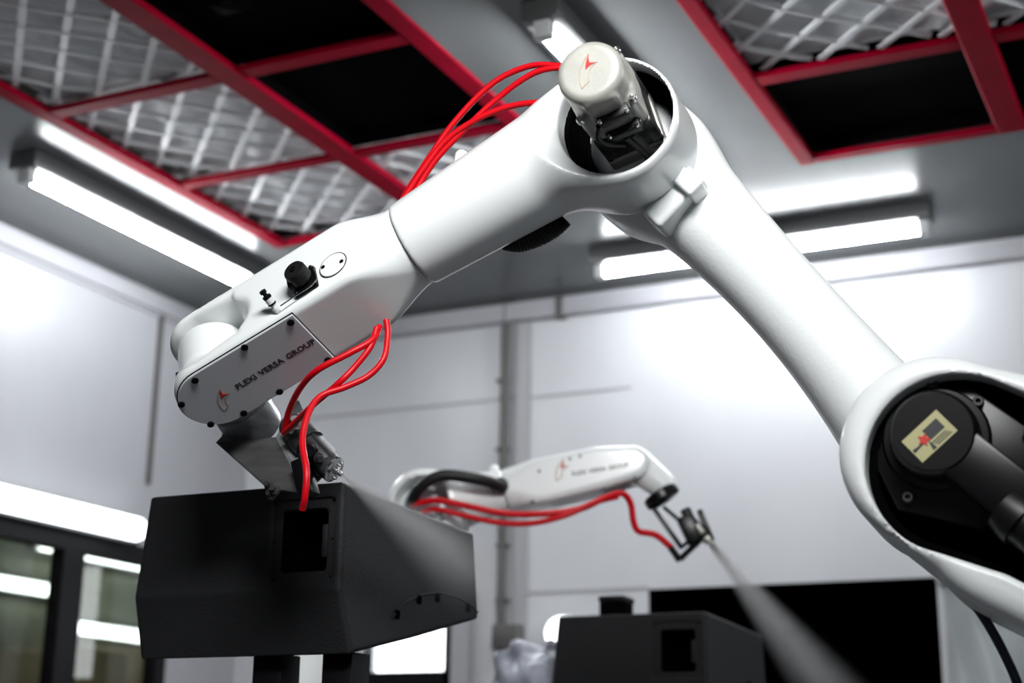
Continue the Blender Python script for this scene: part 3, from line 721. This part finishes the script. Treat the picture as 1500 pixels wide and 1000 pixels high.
sd_ = (S2-SO)/np.linalg.norm(S2-SO); SO = np.asarray(SO); SI = np.asarray(SI)
def f_should(P):
    o = s_ext(np.minimum(s_cone(P[:, :2], SO, S2, SOr*.97, S2r), s_cone(P[:, :2], S2, S2+sd_*.18, S2r, S2r)), P[:, 2], -.17, .045, .03)
    i = s_ext(f_in(P), P[:, 2], -.13, .3, .01)
    return smax(o, -i, .008)
def f_in(P): return np.minimum(s_cone(P[:, :2], SI, I2, SIr*.93, I2r), s_cone(P[:, :2], I2, I2+sd_*.16, I2r, I2r))
should = obj('shoulder_housing', F1.body(f_should, (.25, -1.05, -.2), (1.02, -.3, .08), .005), 'cast_white', robot, angle=50)
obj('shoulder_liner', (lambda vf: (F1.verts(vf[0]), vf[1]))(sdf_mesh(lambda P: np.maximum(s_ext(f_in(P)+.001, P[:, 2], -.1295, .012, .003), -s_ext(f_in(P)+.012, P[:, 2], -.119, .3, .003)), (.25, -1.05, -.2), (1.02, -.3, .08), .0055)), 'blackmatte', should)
# shoulder motor
mcx = F1.px(1366, 632, .06)[:2]
def sp(x, y, w): return F1.P(mcx[0]+x, mcx[1]+y, w)
sw = F1.D(0, 0, 1)
sm = obj('shoulder_motor', lathe(sp(0, 0, -.12), sw, [(0, .085), (.10, .085), (.105, .075), (.125, .072), (.14, .066), (.1405, .058), (.150, .058), (.176, .055), (.182, .050)], 40), 'black', robot)
poly = [(-.098, .012), (-.030, .072), (-.022, .076), (.045, .070), (.13, -.005), (.13, -.05), (.05, -.12), (-.055, -.09)]
obj('mounting_plate', bevel(prism([sp(a, b_, -.02) for a, b_ in poly], sw*.03), .004, 2), 'black', sm, angle=25)
obj('motor_neck', bevel(obox(sp(.062, -.058, .035), F1.D(.72, -.69), F1.D(.69, .72), sw, .085, .034, .024), .006, 2), 'black', sm)
obj('motor_plug', lathe(sp(.080, -.10, .05), F1.D(.7, -.7, .1), [(0, .030), (.02, .034), (.03, .034), (.031, .028), (.10, .028)], 24), 'blackplastic', sm)
for a, b_ in ((-.088, .010), (.0, .074), (.056, .046), (.115, .0), (.070, -.04), (-.04, -.075), (.048, -.068)):
    screw(sp(a, b_, .010), sw, .0075, sm, 'darksteel', .010)
obj('motor_cable', tube(spline([sp(.10, -.13, .05), sp(.18, -.17, .05), (sp(.25, -.16, .02)), sp(.28, -.06, .0)], 8), .013), 'rubber', sm)
obj('motor_cable', tube(spline([sp(.13, -.16, .0), sp(.2, -.2, .02), sp(.3, -.2, .02), sp(.34, -.1, .0)], 8), .015), 'rubber', sm)
# label on the shoulder motor
lx, ly = F1.D(.76, .65), F1.D(-.65, .76); lo_ = sp(-.004, -.006, .0622)
st = obj('sticker', obox(lo_, lx, ly, sw, .030, .019, .0004), 'yellow', sm, False)
obj('sticker_panel', obox(lo_+lx*.010+ly*.003+sw*.0005, lx, ly, sw, .012, .008, .0003), 'black_ink', st, False)
obj('sticker_mark', flat_to(poly2([(-.028, -.004), (-.006, -.002), (-.028, .001)]), lo_+sw*.0005, lx, ly, sw), 'black_ink', st, False)
obj('sticker_mark', flat_to(poly2([(-.009, -.017), (-.005, -.003), (-.003, -.017)]), lo_+sw*.0005, lx, ly, sw), 'black_ink', st, False)
obj('sticker_star', flat_to(poly2([((.009 if k % 2 else .0045)*math.cos(k*.6283)-.008, (.009 if k % 2 else .0045)*math.sin(k*.6283)+.001) for k in range(10)]), lo_+sw*.0009, lx, ly, sw), 'red_ink', st, False)
for k in range(3): obj('sticker_line', obox(lo_+lx*(.008+.002*k)+ly*(-.009-.003*k)+sw*.0005, lx, ly, sw, .012, .0007, .0003), 'black_ink', st, False)
obj('signal_cable', tube(spline([F1.pw(1425, 880, -.10), F1.pw(1448, 915, -.10), F1.pw(1470, 955, -.10), F1.pw(1492, 1005, -.10), F1.pw(1515, 1080, -.10), (*F1.P(*base_uv, -.1)[:2]-np.array([.1, 0]), .75)], 8), .0065), 'blue_cable', robot)
# turret and pedestal that carry the arm
bx, by = robot.location[0], robot.location[1]; zs = F1.P0[2]+SO[1]+sd_[1]*.34
obj('turret', lathe((bx, by, .62), UP, [(0, .20), (.03, .21), (.25, .20), (.30, .17), (zs-.62+.05, .15), (zs-.62+.10, .11)], 40), 'cast_white', robot)
obj('pedestal', lathe((bx, by, 0), UP, [(0, .26), (.03, .26), (.04, .20), (.57, .20), (.58, .23), (.62, .23)], 40), 'frame_dark', robot)

# ================================================================== BLACK CABINETS
def s_poly(p, poly):
    P = np.asarray(poly, float); n = len(P); d = np.full(len(p), 1e9); ins = np.zeros(len(p), bool)
    for i in range(n):
        a, b_ = P[i], P[(i+1) % n]; e = b_-a; w = p-a; t_ = np.clip((w@e)/(e@e), 0, 1)
        d = np.minimum(d, ((w-t_[:, None]*e)**2).sum(1))
        c = (a[1] > p[:, 1]) != (b_[1] > p[:, 1])
        with np.errstate(divide='ignore', invalid='ignore'):
            xi = (b_[0]-a[0])*(p[:, 1]-a[1])/(b_[1]-a[1])+a[0]
        ins ^= c & (p[:, 0] < xi)
    return np.where(ins, -1, 1)*np.sqrt(d)
CS = 2.62/2.40
SA = at_depth(505, 705, 2.62); SX, SY, SZ = SA
SL = .380*CS
prof = [(0, 0), (.45, -.014), (.475, -.166), (.250, -.218), (.042, -.262), (.0, -.166)]
prof = [(a*CS, b_*CS) for a, b_ in prof]     # y, z from the top front corner
hx0, hx1 = on_y(395, 790, SY)[0]-SX, on_y(489, 790, SY)[0]-SX
hz1, hz0 = on_y(440, 730, SY)[2]-SZ, on_y(440, 851, SY)[2]-SZ
ox0, ox1 = on_y(409, 790, SY)[0]-SX, on_y(476, 790, SY)[0]-SX
oz1, oz0 = on_y(440, 746, SY)[2]-SZ, on_y(440, 836, SY)[2]-SZ
def r2(P, x0, x1, z0, z1, r):
    q = np.abs(P[:, [0, 2]]-[(x0+x1)/2, (z0+z1)/2])-[(x1-x0)/2-r, (z1-z0)/2-r]
    return np.linalg.norm(np.maximum(q, 0), axis=1)+np.minimum(q.max(1), 0)-r
def f_cab(P):
    d = s_ext(s_poly(P[:, 1:3], prof), P[:, 0]-.10*np.minimum(0, P[:, 2])*np.clip(P[:, 0]/-SL, 0, 1.2), -SL, 0, .009)
    d = smax(d, -np.maximum(r2(P, hx0, hx1, hz0, hz1, .012), P[:, 1]-.006), .003)
    return smax(d, -np.maximum(r2(P, ox0, ox1, oz0, oz1, .006), P[:, 1]-.09), .003)
def cabinet(loc, label):
    t = thing('speaker_cabinet', label, 'speaker', (loc[0], loc[1], loc[2]-.262*CS), 'black speaker cabinets being painted')
    mv = lambda vf: (np.asarray(vf[0])+loc, vf[1])
    c = obj('cabinet', mv(sdf_mesh(f_cab, (-.50, -.03, -.32), (.03, .55, .03), .0042)), 'speaker', t, angle=30)
    obj('cup_back', mv(box((ox0-.004, .088, oz0-.004), (ox1+.004, .092, oz1+.004))), 'void', c, False)
    obj('cup_liner', mv(merge(box((ox0-.001, .010, oz0), (ox0+.0015, .088, oz1)), box((ox1-.0015, .010, oz0), (ox1+.001, .088, oz1)), box((ox0, .010, oz1-.0015), (ox1, .088, oz1+.001)), box((ox0, .010, oz0-.001), (ox1, .088, oz0+.0015)))), 'blackmatte', c, False)
    # catch tabs on the right edge of the opening
    zc = (oz0+oz1)/2
    obj('tab', mv(bevel(box((ox1-.011, .007, zc-.030), (ox1, .013, zc+.026)), .002)), 'speaker', c)
    for (a, b_) in ((hx0+.007, hz0+.007), (hx0+.007, hz1-.007), (hx1-.007, hz0+.007), (hx1-.007, hz1-.007), (hx1-.006, zc), (hx0+.006, zc)):
        obj('screw_hole', mv(lathe((a, .0065, b_), (0, -1, 0), [(0, .0018), (.0015, .0018)], 8)), 'void', c)
    # grille edge on the end face
    g = [on_x(*p, SX)-SA for p in ((574, 905), (588, 886), (610, 874), (638, 868), (665, 873), (688, 885), (699, 897))]
    g = np.array(g); g[:, 0] = .0005
    obj('grille_edge', mv(tube(spline(g, 6), .0022, 8)), 'speaker', c)
    for p in ((582, 896), (614, 874), (641, 871), (686, 886)):
        q = on_x(*p, SX)-SA; obj('grille_clip', mv(bevel(box((-.003, q[1]-.009, q[2]-.012), (.004, q[1]+.005, q[2]+.003)), .0015, 1)), 'blackmatte', c)
    return t
cab1 = cabinet(SA, 'black textured speaker cabinet on the two-post stand, under the robot bracket')
SB = at_depth(1035, 895, 3.9)
cab2 = cabinet(SB, 'black speaker cabinet on the table in front of the dark doorway')
# stand of the near cabinet
sz = SZ-.266
t = thing('cabinet_stand', 'dark two-post stand below the black cabinet under the robot bracket', 'stand', (SX-.19, SY+.2, 0))
for xp in (400, 502):
    q = on_y(xp, 985, SY+.10); obj('post', bevel(box((q[0]-.030, SY+.08, .03), (q[0]+.030, SY+.14, SZ-.279)), .002), 'frame_dark', t)
obj('base_plate', bevel(box((SX-.45, SY-.1, 0), (SX+.08, SY+.45, .03)), .004), 'frame_dark', t)
# table with the far cabinet, the small box and the bag
tz = SB[2]-.262*CS; ta, tb = SB[0]-.62, SB[0]+.06
t = thing('work_table', 'grey steel table under the far black cabinet', 'table', ((ta+tb)/2, SB[1]+.25, 0))
obj('table_top', bevel(box((ta, SB[1]-.08, tz-.04), (tb, SB[1]+.62, tz)), .004), 'duct', t)
for xx in (ta+.05, tb-.05):
    for yy_ in (SB[1]-.03, SB[1]+.57): obj('leg', bevel(box((xx-.025, yy_-.025, 0), (xx+.025, yy_+.025, tz-.04)), .003), 'frame_dark', t)
bq = on_z(876, 903, SB[2]); bq2 = on_y(913, 890, SB[1]+.12)
xa, xb = on_y(877, 890, SB[1]+.12)[0], bq2[0]; ztop = on_y(895, 873, SB[1]+.12)[2]
t = thing('black_box', 'small black box standing on the far black cabinet', 'box', ((xa+xb)/2, SB[1]+.15, SB[2]))
obj('body', bevel(box((xa, SB[1]+.12, SB[2]-.001), (xb, SB[1]+.20, ztop)), .006, 2), 'blackmatte', t)
obj('lid', bevel(box((xa-.002, SB[1]+.118, ztop-.014), (xb+.002, SB[1]+.202, ztop+.002)), .004, 2), 'blackplastic', t)
# crumpled bag beside the cabinet
bc = on_y(775, 1008, SB[1]+.25)
def f_bag(P):
    q = P/np.array([1.25, 1.0, 1.5]); r_ = np.linalg.norm(q, axis=1)
    n = .018*np.sin(P[:, 0]*34+np.sin(P[:, 2]*30)*1.5)*np.sin(P[:, 2]*28+P[:, 1]*20)+.010*np.sin(P[:, 0]*70+P[:, 2]*50)
    return np.maximum((r_-.085+n*.8)*.7, -.118-P[:, 2])
bv = sdf_mesh(f_bag, (-.16, -.14, -.13), (.16, .14, .16), .008)
bh = bc[2]-tz
o = obj('plastic_bag', (bv[0]*[1, 1, bh/.115]+[bc[0], bc[1], tz+bh*1.026], bv[1]), 'bag')
tag(o, 'crumpled grey plastic bag on the table beside the far cabinet', 'bag')
# translucent sheet right of the doorway
sx0, sx1 = dr[0]+.03, dr[0]+1.0; Vs, Fs = [], []; nn_ = 60; z1s = on_y(1450, 850, YB)[2]
for i in range(nn_+1):
    for j in range(21):
        x = sx0+(sx1-sx0)*i/nn_; z_ = .25+(z1s-.25)*j/20
        Vs.append((x, YB-.05+.018*math.sin(x*40+2.5*math.sin(z_*4))+.012*math.sin(x*17-z_*9), z_))
n = len(Vs); Vs += [(a, b_+.003, c) for a, b_, c in Vs]
for i in range(nn_):
    for j in range(20):
        q = (i*21+j, (i+1)*21+j, (i+1)*21+j+1, i*21+j+1); Fs += [q, tuple(k+n for k in q[::-1])]
t = thing('plastic_curtain', 'rippled grey plastic sheet hanging beside the dark doorway', 'curtain', ((sx0+sx1)/2, YB-.05, .25))
obj('sheet', (Vs, Fs), 'plastic_sheet', t, angle=80)
obj('rail', bevel(box((sx0-.02, YB-.075, z1s-.01), (sx1+.02, YB, z1s+.02)), .003), 'duct', t)

# ================================================================== FAR ROBOT ARM
F2 = Frame(at_depth(625, 745, 4.0), math.radians(-18))
q = F2.pw(450, 945, -.14)
rob2 = thing('robot_arm', 'white painting robot arm with black corrugated cable, crossing the vertical conduit', 'robot', (q[0], q[1], 0))
E2, E2r = F2.pair((575, 735), (675, 755)); E2r *= 1.03
N2 = [F2.pair((668, 697), (672, 768)), F2.pair((740, 688), (742, 750)), F2.pair((800, 674), (805, 741)), F2.pair((875, 658), (885, 722)), F2.pair((925, 657), (930, 708))]
def f_e2(P):
    hub = s_ext(np.hypot(P[:, 0]-E2[0], P[:, 1]-E2[1])-E2r, P[:, 2], -.08, .075, .03)
    sl = s_cone(P, E2, N2[1][0], E2r*.9, N2[1][1]); td = nrm(N2[1][0]-N2[0][0])
    d = smax(smin(hub, sl, .05), (P-N2[1][0])@td, .004)
    bore = s_ext(np.hypot(P[:, 0]-E2[0], P[:, 1]-E2[1])-E2r*.78, P[:, 2], .0, .3, .01)
    return smax(d, -bore, .008)
e2 = obj('elbow_housing', F2.body(f_e2, (-.2, -.2, -.12), (.3, .2, .12), .007), 'white', rob2, angle=50)
def f_d2(P):
    td = nrm(N2[3][0]-N2[1][0]); tn = np.array([-td[1], td[0], 0]); q_ = P-N2[1][0]; s_ = q_@td; Ls = (N2[4][0]-N2[1][0])@td
    ss = [(c-N2[1][0])@td for c, r in N2[1:]]
    rr = np.interp(s_, ss, [r for c, r in N2[1:]]); cc = np.interp(s_, ss, [(c-N2[1][0])@tn for c, r in N2[1:]])
    p_ = q_@tn-cc; a = np.where(s_ > Ls, np.hypot(s_-Ls, p_)-rr, np.abs(p_)-rr)
    k = np.clip(s_/.08, 0, 1); r_ = rr*(1-k)+.016*k
    d = s_ext(a, P[:, 2], -.062, .062, r_); d = np.maximum(d, .002-s_)
    return np.maximum(d, np.where((np.abs(P[:, 2]) < .036), (Ls-.01)-0*s_-s_*0-(Ls-.01)+(s_-(Ls-.03)), -1e9)*1.0)
d2_ = obj('forearm', F2.body(f_d2, (.1, -.2, -.1), (.75, .35, .1), .006), 'white', rob2, angle=50)
wc2 = N2[4][0]; nose = F2.px(972, 712, 0)
wr2 = obj('wrist', F2.body(lambda P: smin(s_ext(np.hypot(P[:, 0]-wc2[0], P[:, 1]-wc2[1])-N2[4][1]*.92, P[:, 2], -.034, .034, .008), s_cone(P, wc2+[.01, 0, 0], nose, .046, .036), .02), (wc2[0]-.1, wc2[1]-.2, -.09), (wc2[0]+.2, wc2[1]+.12, .09), .006), 'white', rob2, angle=50)
td = F2.D(*nrm(N2[3][0]-N2[1][0])); tn = F2.D(*(lambda v: (-v[1], v[0], 0))(nrm(N2[3][0]-N2[1][0])))
tw = F2.D(0, 0, 1)
tx = text_mesh('FLEXI VERSA GROUP', .02); w_ = tx[0][:, 0].max()
ta_, tb_ = F2.pw(838, 697, .0625), F2.pw(921, 683, .0625); k_ = np.linalg.norm(tb_-ta_)/w_
obj('lettering', flat_to((tx[0]*[k_, k_, 1], tx[1]), ta_, tb_-ta_, np.cross(tw, nrm(tb_-ta_)), tw), 'black_ink', d2_, False)
logo(F2.pw(815, 704, .0625), tb_-ta_, np.cross(tw, nrm(tb_-ta_)), tw, .052, d2_, .05)
for p in ((790, 690), (835, 672), (780, 735), (885, 716), (930, 700), (850, 668)): screw(F2.pw(*p, .060), tw, .004, d2_, 'black', .004)
obj('knob', F2.body(lambda P: np.linalg.norm(P-F2.px(724, 688, 0), axis=1)-.014, F2.px(724, 688, 0)-.03, F2.px(724, 688, 0)+.03, .005), 'white', e2)
obj('elbow_motor', lathe(F2.P(E2[0], E2[1], -.02), tw, [(0, .055), (.06, .055), (.062, .045), (.085, .045), (.09, .04)], 28), 'plate', rob2)
cp = spline([F2.pw(*p) for p in ((600, 742, .09), (612, 718, .12), (632, 702, .13), (655, 696, .13), (690, 700, .12), (718, 706, .10), (736, 713, .07))], 10)
obj('corrugated_cable', tube(cp, .014, 14, [.0145+.0014*(i % 2) for i in range(len(cp))]), 'rubber', rob2)
obj('cable_gland', lathe(F2.pw(734, 713, .045), tw, [(0, .022), (.02, .022), (.03, .018)], 20), 'black', rob2)
U2 = F2.px(450, 930, -.14)+[.05, .25, 0]
obj('upper_arm', F2.body(lambda P: smin(s_cone(P, np.array([E2[0], E2[1], -.14]), np.array([U2[0]-.05, U2[1]-.25, -.14]), .075, .095), s_ext(np.hypot(P[:, 0]-E2[0], P[:, 1]-E2[1])-E2r*.95, P[:, 2], -.20, -.085, .02), .04), (-.6, -.75, -.3), (.15, .15, -.03), .008), 'cast_white', rob2, angle=50)
zz = F2.P(0, U2[1]-.25, 0)[2]; c2 = F2.P(U2[0]-.05, U2[1]-.25, -.14); 
rob2_xy = np.array(rob2.location[:2])
obj('shoulder_housing', lathe(c2+F2.D(0, 0, -.16), tw, [(0, .11), (.02, .13), (.20, .13), (.22, .12)], 32), 'cast_white', rob2)
obj('turret', lathe((c2[0], c2[1], .5), UP, [(0, .19), (.2, .18), (zz-.5-.05, .13), (zz-.5, .10)], 32), 'cast_white', rob2)
obj('pedestal', lathe((c2[0], c2[1], 0), UP, [(0, .25), (.03, .25), (.04, .19), (.46, .19), (.5, .21)], 32), 'frame_dark', rob2)
# tool of the far robot
def w2_(x, y, w=0): return F2.pw(x, y, w)
fn = nrm(w2_(985, 742)-w2_(965, 712))
obj('tool_flange', lathe(w2_(966, 722)-fn*.002, fn, [(0, .044), (.004, .048), (.022, .048), (.026, .040)], 28), 'black', rob2)
tool = obj('tool_bracket', bevel(merge(obox((w2_(956, 742)+w2_(999, 803))/2, w2_(999, 803)-w2_(956, 742), tw, np.cross(nrm(w2_(999, 803)-w2_(956, 742)), tw), np.linalg.norm(w2_(999, 803)-w2_(956, 742))/2, .012, .006)), .002), 'black', rob2)
for a, b_, r_ in (((972, 742), (1002, 768), .005), ((982, 801), (996, 821), .009), ((996, 819), (1030, 786), .008), ((1000, 800), (1024, 778), .005)):
    obj('bracket_bar', cyl(w2_(*a), w2_(*b_), r_, 10), 'black', tool)
gun2 = obj('spray_gun', bevel(obox(w2_(1011, 775), w2_(1022, 790)-w2_(1005, 755), tw, np.cross(nrm(w2_(1022, 790)-w2_(1005, 755)), tw), .036, .022, .022), .005), 'black', rob2)
obj('gun_knob', cyl(w2_(1003, 745), w2_(1013, 765), .014, 16, .003), 'blackplastic', gun2)
obj('gun_plate', bevel(obox(w2_(1034, 770, .01), w2_(1044, 790)-w2_(1028, 752), tw, np.cross(nrm(w2_(1044, 790)-w2_(1028, 752)), tw), .042, .02, .007), .003), 'black', gun2)
obj('gun_barrel', cyl(w2_(1020, 768, .03), w2_(1030, 781, .03), .007, 14, .002), 'alu', gun2)
obj('gun_body', bevel(obox(w2_(1026, 778, .0), w2_(1044, 797)-w2_(1008, 758), tw, np.cross(nrm(w2_(1044, 797)-w2_(1008, 758)), tw), .034, .016, .013), .004), 'black', gun2)
obj('nozzle', lathe(w2_(1034, 786, .02), nrm(w2_(1050, 803, .02)-w2_(1034, 786, .02)), [(0, .012), (.012, .013), (.014, .010), (.026, .009), (.032, .005)], 18), 'alu', gun2)
NOZ2 = w2_(1044, 798, .02)
hose([(600, 740, .10), (640, 733, .11), (680, 740, .11), (740, 752, .11), (800, 752, .11), (850, 745, .10), (888, 728, .09), (912, 723, .06), (924, 738, .04), (928, 764, .03), (936, 778, .02), (960, 783, .01), (983, 801, .0)], .0085, rob2, F2)
hose([(618, 750, .10), (640, 746, .11), (680, 755, .11), (730, 765, .11), (780, 766, .11), (830, 754, .11), (870, 736, .10), (905, 727, .07)], .0075, rob2, F2)

# ================================================================== SPRAY MIST
def mist(P, Q, r0, r1, dens, label, fall=1.2):
    P, Q = np.asarray(P), np.asarray(Q); L = np.linalg.norm(Q-P); d = nrm(Q-P)
    v, f = lathe((0, 0, 0), (0, 0, 1), [(0, r0)]+[(L*k/6, r0+(r1-r0)*k/6) for k in range(1, 7)], 24)
    m = bpy.data.materials.new('mist'); m.use_nodes = True; nt = m.node_tree; nt.nodes.clear()
    out = nt.nodes.new('ShaderNodeOutputMaterial'); vol = nt.nodes.new('ShaderNodeVolumeScatter'); vol.inputs['Color'].default_value = (.97, .98, 1, 1)
    vol.inputs['Anisotropy'].default_value = .2
    tc = nt.nodes.new('ShaderNodeTexCoord'); sp_ = nt.nodes.new('ShaderNodeSeparateXYZ'); nt.links.new(tc.outputs['Object'], sp_.inputs[0])
    def mth(op, a, b_=None):
        n_ = nt.nodes.new('ShaderNodeMath'); n_.operation = op
        for i, x in enumerate((a, b_)):
            if x is None: continue
            if isinstance(x, (int, float)): n_.inputs[i].default_value = x
            else: nt.links.new(x, n_.inputs[i])
        return n_.outputs[0]
    x, y, z = sp_.outputs
    rr = mth('SQRT', mth('ADD', mth('MULTIPLY', x, x), mth('MULTIPLY', y, y)))
    rad = mth('ADD', mth('MULTIPLY', z, (r1-r0)/L), r0)
    edge = mth('MAXIMUM', mth('SUBTRACT', 1.0, mth('DIVIDE', rr, rad)), 0.0)
    edge = mth('POWER', edge, 1.9)
    t_ = mth('DIVIDE', z, L)
    along = mth('DIVIDE', mth('POWER', mth('MAXIMUM', mth('SUBTRACT', 1.0, t_), 0.0), .6), mth('ADD', mth('MULTIPLY', t_, fall*4), .25))
    nz = nt.nodes.new('ShaderNodeTexNoise'); nz.inputs['Scale'].default_value = 22; nz.inputs['Detail'].default_value = 3
    nt.links.new(tc.outputs['Object'], nz.inputs['Vector'])
    dn = mth('MULTIPLY', mth('MULTIPLY', mth('MULTIPLY', edge, along), dens), mth('ADD', mth('MULTIPLY', nz.outputs['Fac'], .8), .6))
    nt.links.new(dn, vol.inputs['Density']); nt.links.new(vol.outputs[0], out.inputs['Volume'])
    me = bpy.data.meshes.new('spray_mist'); me.from_pydata(v.tolist(), [], f); me.materials.append(m)
    o = bpy.data.objects.new('spray_mist', me); COL.objects.link(o); o.location = P.tolist()
    o.rotation_euler = Vector(d).to_track_quat('Z', 'Y').to_euler()
    return tag(o, label, 'spray', kind='stuff')
T1 = on_x(705, 850, SX+.10)
mist(NOZ1, T1, .003, .10, 100, 'fine white paint mist from the near gun across the end of the cabinet')
T2 = w2_(1275, 1090, .02)
mist(NOZ2, T2, .014, .125, 190, 'fine white paint mist from the far gun against the dark doorway', 3.0)

# glowing disc added for a reflected glow on the back wall, by the far cabinet
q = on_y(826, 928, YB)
t = thing('glow_spot', 'small glowing disc added for a bright reflection on the wall behind the far cabinet', 'lamp', (q[0], YB, q[2]-.07))
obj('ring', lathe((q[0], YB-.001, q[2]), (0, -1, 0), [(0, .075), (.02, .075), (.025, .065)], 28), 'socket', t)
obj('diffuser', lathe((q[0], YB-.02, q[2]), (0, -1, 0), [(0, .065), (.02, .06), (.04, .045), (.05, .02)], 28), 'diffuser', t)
